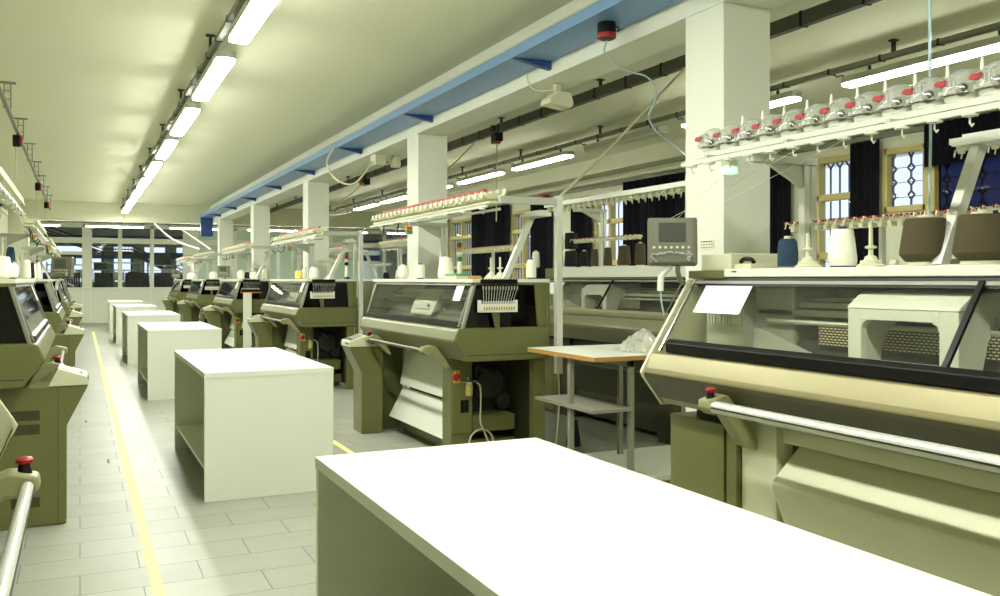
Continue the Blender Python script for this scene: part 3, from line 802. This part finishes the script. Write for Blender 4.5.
def old_machine(L=2.7, name_label='', rack=True, post=True):
    t = thing('knitting_machine', name_label, 'knitting machine')
    hull = [(.29, 1.20), (.255, 1.20), (.235, 1.185), (.20, 1.10), (.20, 1.085), (.325, .92), (1.09, .92), (1.09, 1.20)]
    obj('body', B().prism(hull, 'y', 0, L), 'olive', t, bev=.012)
    for y in (-.001, L-.003): obj('panel_seam', B().box(.315, 1.08, y, y+.004, .970, .976), 'dark', t)
    # ends with dark window, front bar and rounded rear pillar
    for y in (0, L-.05):
        e = obj('end_frame', B().prism([(.272, 1.195), (.298, 1.195), (.408, 1.575), (.382, 1.575)], 'y', y, y+.05), 'grey', t, bev=.006)
        obj('side_window', B().prism([(.297, 1.195), (.985, 1.195), (.95, 1.56), (.40, 1.56)], 'y', y+.02, y+.026), 'smoke_glass', e)
        obj('rear_pillar', B().prism([(.975, 1.195), (1.06, 1.195), (1.06, 1.575), (.945, 1.575)], 'y', y, y+.05), 'olive', e, bev=.02)
        obj('top_strip', B().box(.36, 1.06, y, y+.05, 1.555, 1.576), 'olive', e)
    obj('back_panel', B().box(1.055, 1.09, 0, L, 1.19, 1.575), 'olive', t, bev=.005)
    obj('rear_skirt', B().box(1.02, 1.06, .05, L-.05, .05, .93), 'olive_dark', t)  # darker than the upper back panel: recess shade painted into its colour
    d = obj('deck', B().box(.36, 1.09, 0, L, 1.573, 1.605), 'white', t, bev=.004)
    # sliding cover
    p0, p1 = (.275, 1.225), (.395, 1.565)
    c = obj('sliding_cover', sloped(B(), p0, p1, -.006, .06, L-.06), 'cover_glass', t)
    b = B(); sloped(b, (.388, 1.545), (.398, 1.572), .02, .05, L-.05)
    for y in (.05, L-.066): sloped(b, (.268, 1.205), (.398, 1.572), .012, y, y+.016)
    obj('cover_frame', b, 'grey', c)
    obj('bottom_seal', B().prism([(.252, 1.20), (.258, 1.238), (.285, 1.252), (.30, 1.20)], 'y', .08, L-.08), 'black', c)
    obj('paper_note', sloped(B(), (.335, 1.42), (.384, 1.555), .002, .2, .36), 'paper', c)
    # works behind the cover
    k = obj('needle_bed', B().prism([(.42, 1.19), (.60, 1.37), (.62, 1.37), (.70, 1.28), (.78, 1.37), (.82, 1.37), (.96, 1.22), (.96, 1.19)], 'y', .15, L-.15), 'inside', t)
    obj('guide_bar', B().tube([(.56, .1, 1.43), (.56, L-.1, 1.43)], .014, 8).tube([(.60, .1, 1.47), (.60, L-.1, 1.47)], .014, 8).box(.66, .69, .1, L-.1, 1.44, 1.50), 'steel', k, smooth=True)
    obj('carriage', B().prism([(.44, 1.26), (.50, 1.40), (.58, 1.50), (.85, 1.50), (.85, 1.38), (.62, 1.36)], 'y', 1.15, 1.75).box(.46, .54, 1.25, 1.62, 1.24, 1.33), 'silver', k, bev=.01)
    b = B(); random.seed(3)
    for i in range(16): y = 1.0+random.random()*1.0; b.lathe((.47+.1*random.random(), y, 1.25+.12*random.random()), [(.012, -.015), (.018, 0), (.012, .015)], 8, 'y')
    obj('yarn_feeders', b, 'steel', k)
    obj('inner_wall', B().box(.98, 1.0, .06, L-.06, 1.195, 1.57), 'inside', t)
    # base
    col = obj('base_column', B().box(.49, .68, .72, .93, 0, .93), 'olive', t, bev=.006)
    obj('switch_box', B().box(.495, .68, .70, .72, .26, .90), 'olive', col, bev=.004)
    s = obj('main_switch', B().box(.505, .56, .685, .70, .70, .81), 'yellow', col, bev=.003)
    obj('switch_knob', B().lathe((.518, .685, .755), [(.034, 0), (.034, -.02), (.026, -.028)], 16, 'y'), 'red', col, smooth=True)
    obj('label_plate', B().box(.57, .645, .694, .70, .44, .55).lathe((.607, .694, .495), [(.02, 0), (.018, -.014)], 10, 'y'), 'black', col)
    obj('skirt', B().box(.48, 1.0, .50, 2.25, .06, .18).box(.53, 1.0, .6, 2.2, 0, .06), 'olive', t, bev=.004)
    obj('rear_leg', B().box(.955, 1.06, .03, .13, 0, .92), 'olive', t, bev=.006)
    obj('rear_leg', B().box(.955, 1.06, L-.13, L-.03, 0, .92), 'olive', t, bev=.006)
    obj('inner_housing', B().box(.60, 1.02, .68, 2.2, .1, .92), 'dark', t)  # shade of the open machine end is put into this dark colour
    b = B().lathe((.80, .93, .66), [(.13, -.10), (.15, -.08), (.15, 0)], 18, 'y').lathe((.92, .93, .5), [(.07, -.12), (.08, -.1), (.08, 0)], 14, 'y').box(.66, .76, .86, .93, .55, .82)
    b.tube([(.7, .9, .9), (.72, .82, .8), (.8, .8, .74)], .02, 6)
    obj('drive_motor', b, 'dark', t, smooth=True).location = (0, -.25, 0)
    obj('drip_tray', B().box(.56, .97, .44, .68, .26, .40).box(.58, .95, .46, .66, .40, .41), 'olive', t, bev=.004)
    obj('tray_knob', B().lathe((.97, .50, .37), [(.02, 0), (.02, .03)], 10, 'x'), 'black', t)
    col.location = (-.13, -.27, 0)
    # take-down plates
    obj('take_down_panel', sloped(B(), (.50, .50), (.57, .86), -.015, .62, 2.22), 'white', t, bev=.003)
    obj('collecting_plate', sloped(B(), (.38, .17), (.54, .47), -.015, .62, 2.22), 'white', t, bev=.003)
    # oil cup
    o = obj('oil_cup', B().lathe((.635, .665, .59), [(.03, 0), (.034, .01), (.034, .09), (.028, .10)], 16), 'oil', t, smooth=True)
    obj('cup_cap', B().lathe((.635, .665, .69), [(.036, 0), (.038, .02), (.02, .035), (.012, .06)], 14).tube([(.56, .665, .71), (.71, .665, .715)], .009, 6), 'chrome', o, smooth=True)
    ring = [(.705, .66, .70), (.74, .66, .66), (.745, .66, .5), (.74, .66, .36), (.77, .64, .27), (.80, .62, .18)]
    ring2 = []
    for i in range(30):
        a = PI*.25 + 2*PI*i/24; ring2.append((.735+.115*math.cos(a), .63, .175+.12*math.sin(a)))
    o.location = (-.13, -.27, 0)
    obj('air_hose', B().tube(smooth_path(ring), .008, 6).tube(ring2, .008, 6), 'cord', t, smooth=True).location = (-.13, -.27, 0)
    # control console at the far end
    cs = obj('console', B().prism([(.08, 0), (.08, .64), (-.05, .905), (.31, .905), (.31, 0)], 'y', 2.2, 2.52), 'olive', t, bev=.012)
    obj('side_plate', B().box(.30, .60, 2.42, 2.52, 0, .905), 'olive', cs)
    b = B()
    for y in (2.519,):
        for z in (.13, .60, .69): b.box(.235, .40, y, y+.002, z, z+.065)
        b.box(.128, .131, y, y+.002, .0, .90)
    obj('console_vent', b, 'olive_dark', cs)
    obj('console_head', B().prism([(-.05, .905), (-.045, .962), (.13, 1.022), (.19, .905)], 'y', 2.19, 2.53), 'cream', cs, bev=.006)
    b = B().prism([(-.028, .970), (.105, 1.0155), (.104, 1.0185), (-.029, .973)], 'y', 2.23, 2.49)
    obj('keypad', b, 'grey', cs)
    b = B()
    for i in range(7): b.prism([(-.015, .976), (.0, .981), (-.001, .986), (-.016, .981)], 'y', 2.25+i*.033, 2.27+i*.033)
    for i in range(3): b.lathe((-.046, 2.25+i*.05, .935), [(.011, 0), (.011, -.006)], 10, 'x')
    obj('keys', b, 'black', cs)
    handle(t, .50, 2.12, 'rail_grey', [2.12], rr=.016)
    # hanging yarn comb on the near end
    b = B().box(.43, .76, -.035, -.012, 1.565, 1.60)
    for i in range(13): b.box(.437+.026*i, .447+.026*i, -.045, -.035, 1.53, 1.605)
    g = obj('guide_comb', b, 'black', t)
    b = B()
    for i in range(13): b.lathe((.442+.026*i, -.045, 1.535), [(.006, -.02), (.008, 0), (.004, .012)], 6)
    obj('comb_prongs', b, 'steel', g)
    obj('comb_tray', B().prism([(-.07, 1.33), (-.01, 1.33), (-.01, 1.345), (-.06, 1.345), (-.06, 1.40), (-.07, 1.40)], 'x', .415, .735).box(.405, .415, -.07, -.01, 1.33, 1.43).box(.735, .745, -.07, -.01, 1.33, 1.43), 'white', g)
    b = B()
    for i in range(13): b.box(.435+.0225*i, .446+.0225*i, -.073, -.066, 1.345, 1.375)
    obj('tray_marks', b, 'wood', g)
    b = B()
    for i in range(13): b.lathe((.44+.0225*i, -.055, 1.41), [(.008, -.012), (.010, 0), (.008, .012)], 8)
    obj('tray_rollers', b, 'steel', g)
    threads(g, (.442, -.048, 1.53), (.44, -.058, 1.42), 13, (.312, .27), (0, 0))
    obj('bracket_stem', B().prism([(.56, 1.2), (.60, 1.2), (.60, 1.33), (.53, 1.33)], 'y', -.03, -.012), 'olive', g)
    creel(t, L, 'comb', -.05, L+.45, 1.605, post)
    return t

def new_machine(L=3.1, deckz=1.655, mon=True, front='tan', frame_at=1.3, base='cream', rail=True, strip=.043, ck='dome'):
    t = thing('knitting_machine', '', 'knitting machine')
    hull = [(.32, 1.21), (.27, 1.21), (.255, 1.20), (.215, 1.125), (.205, 1.10), (.215, 1.08), (.335, .926), (1.09, .926), (1.09, 1.21)]
    obj('body', B().prism(hull, 'y', .02, L-.02), front, t, bev=.01, seg=3)
    obj('lower_hood', B().prism([(.203, 1.098), (.209, 1.076), (.300, .960), (.306, .966), (.215, 1.082)], 'y', .024, L-.024), 'umber' if front == 'tan' else front, t)
    for y in (0, L-.022):
        e = obj('end_plate', B().prism([(.262, 1.218), (.205, 1.125), (.192, 1.10), (.205, 1.072), (.33, .915), (1.095, .915), (1.095, 1.60), (.515, 1.60)], 'y', y, y+.022), 'cream', t, bev=.004)
    obj('back_panel', B().box(1.06, 1.09, .02, L-.02, 1.2, 1.6).box(1.0, 1.05, .3, L-.3, .05, .93), 'olive', t)
    d = obj('deck', B().box(.52, 1.09, 0, L-.30, deckz-strip, deckz), 'white', t, bev=.004)
    obj('deck_end', B().box(.52, 1.09, L-.30, L, deckz-strip-.007, deckz-.006), 'olive', d, bev=.004)
    obj('badge', B().box(.517, .52, L-.40, L-.365, deckz-.018, deckz-.010), 'red', d)
    obj('deck_support', B().box(.54, 1.08, .02, L-.02, 1.585, deckz-strip), 'olive', d)
    # cover
    p0, p1 = (.285, 1.24), (.508, 1.585)
    c = obj('sliding_cover', sloped(B(), p0, p1, -.006, .05, L-.08), 'cover_glass', t)
    obj('bottom_bar', B().prism([(.262, 1.212), (.258, 1.262), (.285, 1.285), (.312, 1.272), (.315, 1.212)], 'y', .03, L-.14), 'black' if ck == 'dome' else front, c, bev=.005)
    obj('top_bar', B().prism([(.490, 1.566), (.508, 1.606), (.54, 1.606), (.54, 1.566)], 'y', .03, L-.1), 'black', c)
    obj('top_strip', B().prism([(.490, 1.578), (.496, 1.593), (.51, 1.593), (.51, 1.578)], 'y', .03, L-.1), 'grey', c)
    for y in (.06, L-.10): obj('side_strip', sloped(B(), (.265, 1.215), (.506, 1.596), .012, y, y+.012), 'chrome', c)
    obj('cover_strut', sloped(B(), (.274, 1.245), (.500, 1.59), .014, frame_at-.012, frame_at+.012), 'black', c)
    obj('paper_note', sloped(B(), (.398, 1.425), (.488, 1.565), .003, L-.56, L-.20), 'paper', c)
    # works
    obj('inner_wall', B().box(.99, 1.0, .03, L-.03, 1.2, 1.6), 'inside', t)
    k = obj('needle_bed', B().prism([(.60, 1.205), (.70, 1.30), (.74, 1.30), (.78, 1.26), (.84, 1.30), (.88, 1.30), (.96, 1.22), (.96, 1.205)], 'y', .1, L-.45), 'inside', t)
    obj('guide_bar', B().box(.66, .72, .05, L-.40, 1.42, 1.45).box(.70, .76, .05, L-.55, 1.46, 1.485).tube([(.64, .05, 1.39), (.64, L-.5, 1.39)], .012, 8).tube([(.76, .05, 1.50), (.76, L-.5, 1.50)], .01, 8), 'silver', k)
    obj('end_cover', B().box(.66, .95, L-.66, L-.38, 1.25, 1.57), 'silver', k, bev=.01)
    b = B()
    for i in range(9): b.box(.55, .60, L-.34+.025*i, L-.325+.025*i, 1.36, 1.50)
    b.box(.60, .9, L-.36, L-.06, 1.22, 1.52)
    obj('ribbed_cover', b, 'white', k)
    obj('fabric_guide', B().prism([(L-.95, 1.25), (L-.55, 1.25), (L-.55, 1.36), (L-.65, 1.345)], 'x', .50, .52), 'silver', k)
    obj('perforated_plate', B().box(.635, .64, 1.0, 2.25, 1.285, 1.385), 'perf', k)
    # carriage bridge with arched window
    yc0, yc1 = 1.366, 1.90
    b = B()
    X0, X1 = .45, .49
    b.box(X0, X1, yc0, yc0+.085, 1.22, 1.475); b.box(X0, X1, yc1-.07, yc1, 1.22, 1.475)
    b.box(X0, X1, yc0+.085, yc1-.07, 1.43, 1.475)
    b.prism([(yc0+.085, 1.43), (yc0+.085, 1.39), (yc0+.095, 1.415), (yc0+.12, 1.43)], 'x', X0, X1)
    b.prism([(yc1-.07, 1.43), (yc1-.105, 1.43), (yc1-.08, 1.415), (yc1-.07, 1.39)], 'x', X0, X1)
    b.box(X0, X1, yc0+.085, yc1-.07, 1.22, 1.262)
    cr = obj('carriage', b, 'rim', k, bev=.003)
    obj('carriage_lid', B().prism([(.447, 1.477), (.451, 1.487), (.53, 1.545), (.90, 1.56), (.90, 1.477)], 'y', yc0-.003, yc1+.003), 'rim', k, bev=.004)
    obj('carriage_side', B().prism([(.47, 1.22), (.47, 1.477), (.90, 1.477), (.90, 1.40), (.70, 1.42), (.62, 1.36), (.58, 1.22)], 'y', yc0+.002, yc0+.05).prism([(.47, 1.22), (.47, 1.477), (.90, 1.477), (.90, 1.40), (.70, 1.42), (.62, 1.36), (.58, 1.22)], 'y', yc1-.05, yc1-.002), 'rim', k)
    # base
    obj('side_cabinet', B().box(.375, .95, L-.475, L-.03, .02, .868), 'olive', t, bev=.005)
    obj('cabinet_gap_shade', B().box(.42, .9, L-.50, L-.44, .02, .9), 'black', t)  # black block paints the shade in the gap beside the cabinet
    obj('post', B().box(.37, .45, L-.575, L-.50, 0, .93), 'olive', t, bev=.004)
    obj('base_column', B().box(.40, .95, L-.82, L-.58, 0, .92), base, t, bev=.004)
    obj('base_column', B().box(.40, .95, .1, .34, 0, .92), base, t, bev=.004)
    obj('apron', B().box(.44, .50, .3, L-.80, .83, .90), base, t, bev=.004)
    obj('apron_gap_shade', B().box(.46, .52, .3, L-.80, .90, .926), 'black', t)  # black strip paints the shaded gap between apron and hull
    obj('take_down_panel', B().prism([(.50, .82), (.325, .665), (.325, .65), (.46, .33), (.46, .08), (.8, .08), (.8, .82)], 'y', .34, L-.865), base, t, bev=.006)
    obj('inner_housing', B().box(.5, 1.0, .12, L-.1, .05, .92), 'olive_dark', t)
    if rail: handle(t, .35, L-.645, 'alu', [.35, L-.645], 'olive_light', .145, 1.0 if front == 'tan' else .965, .029 if front == 'tan' else .018)
    if mon: monitor(t, (.371, L-.057, 1.68), math.radians(-34))
    creel(t, L, ck, .3 if ck == 'dome' else -.3, L-.1, deckz)
    if ck != 'dome': return t
    b = B()
    for i, (dy, z1) in enumerate(((.55, 1.95), (.85, 1.9), (1.1, 2.0), (1.35, 1.93))):
        b.tube([(.45, L-.1-dy, 2.28), (.62, L+.35, z1-.05)], .0011, 4)
    obj('yarn_thread', b, 'thread', t)
    return t

ROT = PI
mo = old_machine(2.7)
mo.location = (2.55, 6.65, 0)
tag(mo, 'olive knitting machine beside the second white table, coiled hose on its end', 'knitting machine', 'knitting machines along the pillars')
def put(src, loc, rz, label, group):
    o = copy_tree(src); o.location = loc; o.rotation_euler = (0, 0, rz); tag(o, label, 'knitting machine', group); return o
G1, G2, G3 = 'knitting machines along the pillars', 'knitting machines along the plain wall', 'knitting machines in the row by the windows'
put(mo, (2.55, 12.5, 0), 0, 'olive knitting machine beside the third white table, yellow cone on its deck', G1)
m4 = put(mo, (2.55, 18.4, 0), 0, 'olive machine beside the fourth white table, grey control panel raised at its far end', G1)
monitor(m4, (.42, 2.62, 1.66), math.radians(-20))
obj('white_post', B().box(.42, .58, -.16, -.10, .08, 1.33), 'white', m4, bev=.004); obj('brush_strip', B().box(.38, .78, -.15, -.06, 1.345, 1.40), 'black', m4); obj('orange_strip', B().box(.38, .78, -.15, -.06, 1.33, 1.345), 'orange', m4)
put(mo, (2.55, 24.2, 0), 0, 'olive machine in the row along the pillars, second from the far partition', G1)
m6 = put(mo, (2.55, 29.5, 0), 0, 'last machine along the pillars, next to the far partition', G1)
monitor(m6, (.42, 2.62, 1.66), math.radians(-20))
put(mo, (0, 8.95, 0), ROT, 'olive knitting machine whose console faces the nearest stretch of yellow line', G2)
m3 = put(mo, (0, 14.9, 0), ROT, 'olive machine along the plain wall with a dark control panel raised at its end', G2)
monitor(m3, (.22, 2.75, 1.62), math.radians(150))
put(mo, (0, 20.7, 0), ROT, 'olive machine along the plain wall, second from the far beam', G2)
put(mo, (0, 26.5, 0), ROT, 'last machine along the plain wall, before the far beam', G2)
mn = new_machine(3.1)
mn.location = (2.55, .9, 0)
tag(mn, 'large knitting machine with a wide glass cover, red stop button and clear domes above', 'knitting machine', G1)
nm = new_machine(2.9, mon=False, front='olive')
nm.location = (0, 3.45, 0); nm.rotation_euler = (0, 0, ROT)
tag(nm, 'knitting machine cut off by the picture edge, bright rail with a red button', 'knitting machine', G2)
# row by the windows: higher deck
n2 = new_machine(2.9, 1.745, mon=False, front='sage', base='olive_dark', rail=False, strip=.12, ck='hang')  # dark base colour paints the shade behind the side table
n2.location = (4.75, 6.85, 0)
tag(n2, 'cream machine with curved front behind the chipboard-edged table', 'knitting machine', G3)
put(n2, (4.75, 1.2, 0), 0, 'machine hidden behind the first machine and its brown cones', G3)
put(mo, (6.05, 16.95, 0), ROT, 'machine in the window row showing its plain olive back past the third post', G3)
put(mo, (6.05, 22.6, 0), ROT, 'machine in the window row behind the third pillar', G3)

# ------------------------------------------------------------------ things on the machine decks
CONES = []
def cone(x, y, z, r0, r1, h, m, label, group, style='cone', cap=None):
    t = thing('yarn_cone', label, 'yarn cone', (x, y, z), group=group)
    if style == 'cone': prof = [(r0*.9, .012), (r0, .03), (r0*.985, .06), (r1, h-.008), (r1*.9, h)]
    elif style == 'big': prof = [(r0*.62, .01), (r0*.80, .018), (r0, .045), (r0*.99, .06), (r1, h-.01), (r1*.93, h)]
    elif style == 'ball': prof = [(r0*.7, .012), (r0*.95, .03), (r0, h*.45), (r0*.97, h*.75), (r1, h-.02), (r1*.7, h)]
    else: prof = [(r0, .012), (r0, h*.55), (r1, h*.9), (r1*.75, h)]
    obj('yarn', B().lathe((0, 0, 0), prof, 28), m, t, smooth=True)
    obj('tube', B().lathe((0, 0, 0), [(r0*.72, 0), (r0*.72, .012), (r1*.45, .03), (r1*.4, h+.012), (r1*.3, h+.014)], 18), cap or 'cream', t, smooth=True)
    return t
def peg(x, y, z, h, label, group):
    t = thing('spool_peg', label, 'spool peg', (x, y, z), group=group)
    obj('base', B().lathe((0, 0, 0), [(.062, 0), (.062, .012), (.048, .018), (.046, .032), (.03, .036), (.026, .05), (.012, .058)], 24), 'cream', t, smooth=True)
    obj('rod', B().lathe((0, 0, 0), [(.011, .05), (.0105, .085), (.026, .09), (.026, .098), (.0095, .103), (.0085, h)], 16), 'cream', t, smooth=True)
g = 'yarn cones and pegs on the first machine'
cone(3.3, 3.475, 1.655, .052, .046, .155, 'yarn_navy', 'navy yarn cone at the far end of the first machine deck', g, 'bobbin')
cone(3.36, 3.17, 1.655, .068, .052, .19, 'yarn_white', 'white yarn cone with blue rim on the first machine deck', g, cap='navy')
peg(3.20, 3.235, 1.655, .17, 'empty cream peg in front of the white cone on the first machine', g)
peg(3.3, 2.945, 1.655, .19, 'empty cream spool peg standing alone between white and brown cones', g)
tag(obj('bobbin_cap', B().lathe((3.3, 2.815, 1.655), [(.02, 0), (.021, .02), (.017, .034)], 16), 'cream', smooth=True), 'small cream cap left of the brown cones on the deck', 'cap')
for y, l in ((2.655, 'brown yarn cone beside the small cream cap'), (2.395, 'brown yarn cone cut by the picture edge, beside its twin')):
    cone(3.3, y, 1.663, .104, .084, .20, 'yarn_brown', l, g, 'big')
    tag(obj('cone_tray', B().prism([(-.16, 0), (.16, 0), (.12, .006), (.07, .008), (-.07, .008), (-.12, .006)], 'y', -.09, .09), 'white', loc=(3.3, y, 1.655)), 'flat white tray under the ' + l, 'tray', g)
g = 'yarn cones and pegs on the second machine'
cone(3.3, 8.19, 1.605, .082, .062, .215, 'yarn_white', 'white yarn cone next to the dark green box on the second machine', g)
cone(3.3, 8.93, 1.605, .052, .05, .155, 'yarn_white', 'white yarn cone with black top against the second pillar', g, 'bobbin', cap='black')
cone(3.22, 9.25, 1.605, .062, .055, .15, 'yarn_white', 'white yarn cone at the far end of the second machine deck', g, 'ball')
cone(3.5, 6.73, 1.605, .044, .036, .165, 'yarn_white', 'slim white bobbin on blue foot at the near end of the second machine', g, 'bobbin', cap='navy')
t = thing('label_box', 'small dark green lidded box on the second machine deck', 'box', (3.3, 7.9, 1.605))
obj('case', B().box(-.07, .07, -.14, .14, 0, .03), 'cream', t, bev=.004); obj('lid', B().box(-.072, .072, -.142, .142, .03, .05), 'green', t, bev=.004)
t = thing('yarn_ring', 'flat brown yarn ring beside the green box', 'yarn cone', (3.3, 7.47, 1.605))
obj('yarn', B().lathe((0, 0, 0), [(.06, 0), (.068, .012), (.05, .03)], 20), 'wood', t, smooth=True)
peg(3.3, 7.12, 1.605, .19, 'empty spool peg on the second machine, beside the brown ring', g)
peg(3.3, 6.93, 1.605, .19, 'empty spool peg on the second machine, beside the slanting arm', g)
def signal(x, y, z, h, cols, label, base=True):
    t = thing('signal_tower', label, 'signal lamp', (x, y, z))
    obj('base', B().lathe((0, 0, 0), [(.055, 0), (.05, .015), (.03, .035)], 18), 'navy', t, smooth=True)
    obj('pole', B().lathe((0, 0, 0), [(.024, .03), (.022, h)], 14), 'yarn_white', t, smooth=True)
    for i, c in enumerate(cols):
        obj('lens', B().lathe((0, 0, h+i*.048), [(.028, 0), (.029, .004), (.029, .044), (.028, .047)], 16), c, t, smooth=True)
signal(3.52, 12.62, 1.605, .20, ['black', 'white', 'red', 'olive'], 'white post with red signal lamp on a blue foot at the third machine end')
signal(3.52, 8.36, 1.605, .18, ['green', 'white', 'orange', 'olive'], 'signal lamp with orange and green lenses behind the white cone on the second machine')
g = 'yarn cones on the cream machine behind'
for i, (y, r0, r1, h, m, l) in enumerate([(9.62, .05, .045, .19, 'yarn_black', 'lower black cone of the slim stack by the grey post'), (9.33, .085, .075, .20, 'yarn_black', 'lower black cone of the wide stack'),
        (9.02, .06, .045, .19, 'yarn_black', 'black cone with glossy wrap beside the wide stack'), (8.79, .046, .038, .21, 'yarn_brown', 'first slim dark brown cone right of the black stacks'),
        (8.50, .05, .04, .215, 'yarn_brown', 'second dark brown cone on the machine behind'), (8.17, .075, .06, .225, 'yarn_brown', 'wide dark brown cone third from the black stacks'),
        (7.86, .06, .05, .24, 'yarn_brown', 'dark brown cone closest to the hooded control panel')]):
    cone(5.4, y, 1.745, r0, r1, h, m, l, g)
cone(5.4, 9.62, 1.945, .05, .045, .20, 'yarn_black', 'upper black cone of the slim stack by the grey post', g)
cone(5.4, 9.33, 1.957, .08, .075, .21, 'yarn_black', 'upper black cone of the wide stack', g)
cone(5.1, 9.68, 1.745, .05, .042, .20, 'yarn_white', 'white cone behind the slanting arm of the second machine', g, 'bobbin')
g = 'yarn on the third machine'
cone(3.3, 14.74, 1.605, .062, .06, .14, 'yarn_yellow', 'yellow yarn cone on the third machine', g, 'bobbin')
cone(3.3, 13.69, 1.605, .078, .06, .19, 'yarn_white', 'round white cone before the third pillar', g, 'ball')
cone(3.45, 15.0, 1.605, .04, .03, .19, 'yarn_white', 'slim white bobbin behind the yellow cone', g, 'bobbin')
peg(3.35, 13.0, 1.605, .19, 'empty peg on the third machine by the signal lamp', g)
peg(3.35, 12.85, 1.605, .16, 'short peg at the near end of the third machine', g)
g = 'yarn on the fourth machine'
cone(3.3, 19.0, 1.605, .085, .08, .15, 'yarn_white', 'wide white cone on the fourth machine', g, 'ball')
cone(3.45, 18.62, 1.605, .052, .03, .23, 'yarn_white', 'tall white bobbin with dark tip at the near end of the fourth machine', g, 'bobbin', cap='navy')
cone(3.35, 20.1, 1.605, .06, .05, .16, 'yarn_black', 'black cone on the fourth machine', g)
cone(3.35, 19.8, 1.605, .06, .05, .15, 'yarn_black', 'black cone next to the wide white one on the fourth machine', g)
cone(3.3, 20.55, 1.605, .09, .07, .2, 'yarn_white', 'white cone by the control panel of the fourth machine', g, 'ball')
cone(3.3, 25.2, 1.605, .11, .09, .2, 'yarn_white', 'white cone on the fifth machine', 'yarn on the far machines', 'ball')
cone(3.3, 30.4, 1.605, .14, .11, .2, 'yarn_white', 'white cone on the last machine by the partition', 'yarn on the far machines', 'ball')
g = 'yarn on the machine in the window row past the third post'
for y, h, r, l in ((15.9, .13, .06, 'low dark cone on the plain backed machine'), (15.2, .17, .055, 'white bobbin on the plain backed machine'), (14.75, .15, .07, 'wide white cone on the plain backed machine')):
    cone(5.2, y, 1.605, r, r*.8, h, 'yarn_black' if 'dark' in l else 'yarn_white', l, g, 'bobbin')
g = 'yarn on the machines along the plain wall'
cone(-.62, 8.62, 1.605, .10, .08, .19, 'yarn_white', 'big white cone at the picture edge on the machine along the plain wall', g)
cone(-.55, 8.85, 1.605, .0651, .055, .14, 'yarn_white', 'white cone with dark cap at the end of the machine along the plain wall', g, 'ball', cap='black')
cone(-.60, 12.35, 1.605, .055, .045, .24, 'yarn_white', 'tall white cone by the navy bobbins along the plain wall', g)
cone(-.78, 12.55, 1.605, .05, .045, .19, 'yarn_navy', 'lower navy bobbin of the stack along the plain wall', g, 'bobbin')
cone(-.78, 12.55, 1.815, .05, .04, .19, 'yarn_navy', 'upper navy bobbin of the stack along the plain wall', g, 'bobbin')
cone(-.60, 13.2, 1.605, .06, .05, .22, 'yarn_black', 'black cone beyond the navy bobbins', g)
cone(-.60, 13.7, 1.605, .06, .05, .2, 'yarn_white', 'white cone beyond the black one along the plain wall', g)
cone(-.55, 14.3, 1.605, .045, .035, .23, 'yarn_white', 'slim white cone next to the dark control panel', g, 'bobbin')
# box and pad on the first machine
tag(obj('control_box', B().box(3.15, 3.55, 3.735, 3.99, 1.649, 1.742), 'cream', bev=.006), 'cream box behind the hooded control panel on the first machine', 'box')
t = thing('tool_tray', 'flat cream tray with black tool beside the cream box', 'tray', (3.25, 3.655, 1.655))
obj('tray', B().box(-.09, .12, -.06, .07, 0, .028), 'cream', t, bev=.004)
obj('tool', B().tube(smooth_path([(-.05, .06, .04), (-.06, .02, .055), (-.05, -.02, .05), (-.06, -.05, .036)]), .012, 8), 'black', t, smooth=True)
# notice on the pillar
t = thing('pillar_notice', 'small printed notice on the pillar behind the control panel', 'notice', (3.748, 4.70, 1.80))
obj('sheet', B().box(-.003, 0, -.085, .06, 0, .062), 'paper', t)
b = B()
for z in (.008, .026): 
    for k in range(5): b.box(-.005, -.003, -.075+.026*k, -.058+.026*k, z, z+.010)
obj('print', b, 'grey', t)
obj('header', B().box(-.005, -.003, -.075, .05, .047, .054), 'red', t)
# chipboard table, low board and bits beside the first machine
t = thing('side_table', 'grey-framed side table with white top and chipboard edge between two machines', 'table', (3.335, 5.43, 0))
obj('top', B().box(0, .92, 0, 1.05, 1.005, 1.037), 'wood', t)
obj('laminate', B().box(.001, .919, .001, 1.049, 1.037, 1.040), 'white', t)
for x, y in ((.345, .06), (.04, .42), (.84, .06), (.84, .96)): obj('leg', B().box(x, x+.04, y, y+.04, 0, 1.005), 'grey', t, bev=.003)
obj('shelf', B().box(.01, .36, .04, .93, .625, .65), 'grey', t, bev=.003)
obj('cross_bar', B().box(.345, .38, .06, .9, .95, 1.005), 'grey', t)
t = thing('low_board', 'low white board on the floor under the side table', 'platform', (3.78, 5.56, 0))
obj('board', B().box(0, 1.15, 0, 1.0, .06, .10), 'white', t); obj('batten', B().box(.02, 1.13, .02, .08, 0, .06), 'wood', t); obj('batten', B().box(.02, 1.13, .9, .96, 0, .06), 'wood', t)
cone(4.25, 7.3, 0, .07, .04, .26, 'yarn_black', 'black yarn cone with wooden tip standing on the floor under the side table', 'yarn cones on the floor', cap='wood')
def crumple(n=14):
    b = B(); random.seed(11); V = {}
    for i in range(n+1):
        for j in range(n+1):
            x, y = i/n-.5, j/n-.5; rr = math.hypot(x, y)
            z = max(0, .13*(1-2*rr))+random.random()*.075*(1 if rr < .5 else .2)
            V[i, j] = b.bm.verts.new((x*.34+random.uniform(-.01, .01), y*.34+random.uniform(-.01, .01), z+.002))
    for i in range(n):
        for j in range(n): b.bm.faces.new((V[i, j], V[i+1, j], V[i+1, j+1], V[i, j+1]))
    return b
tag(obj('plastic_bag', crumple(), 'bag_film', loc=(3.98, 5.75, 1.04)), 'crumpled clear plastic bag on the chipboard-edged table', 'bag')
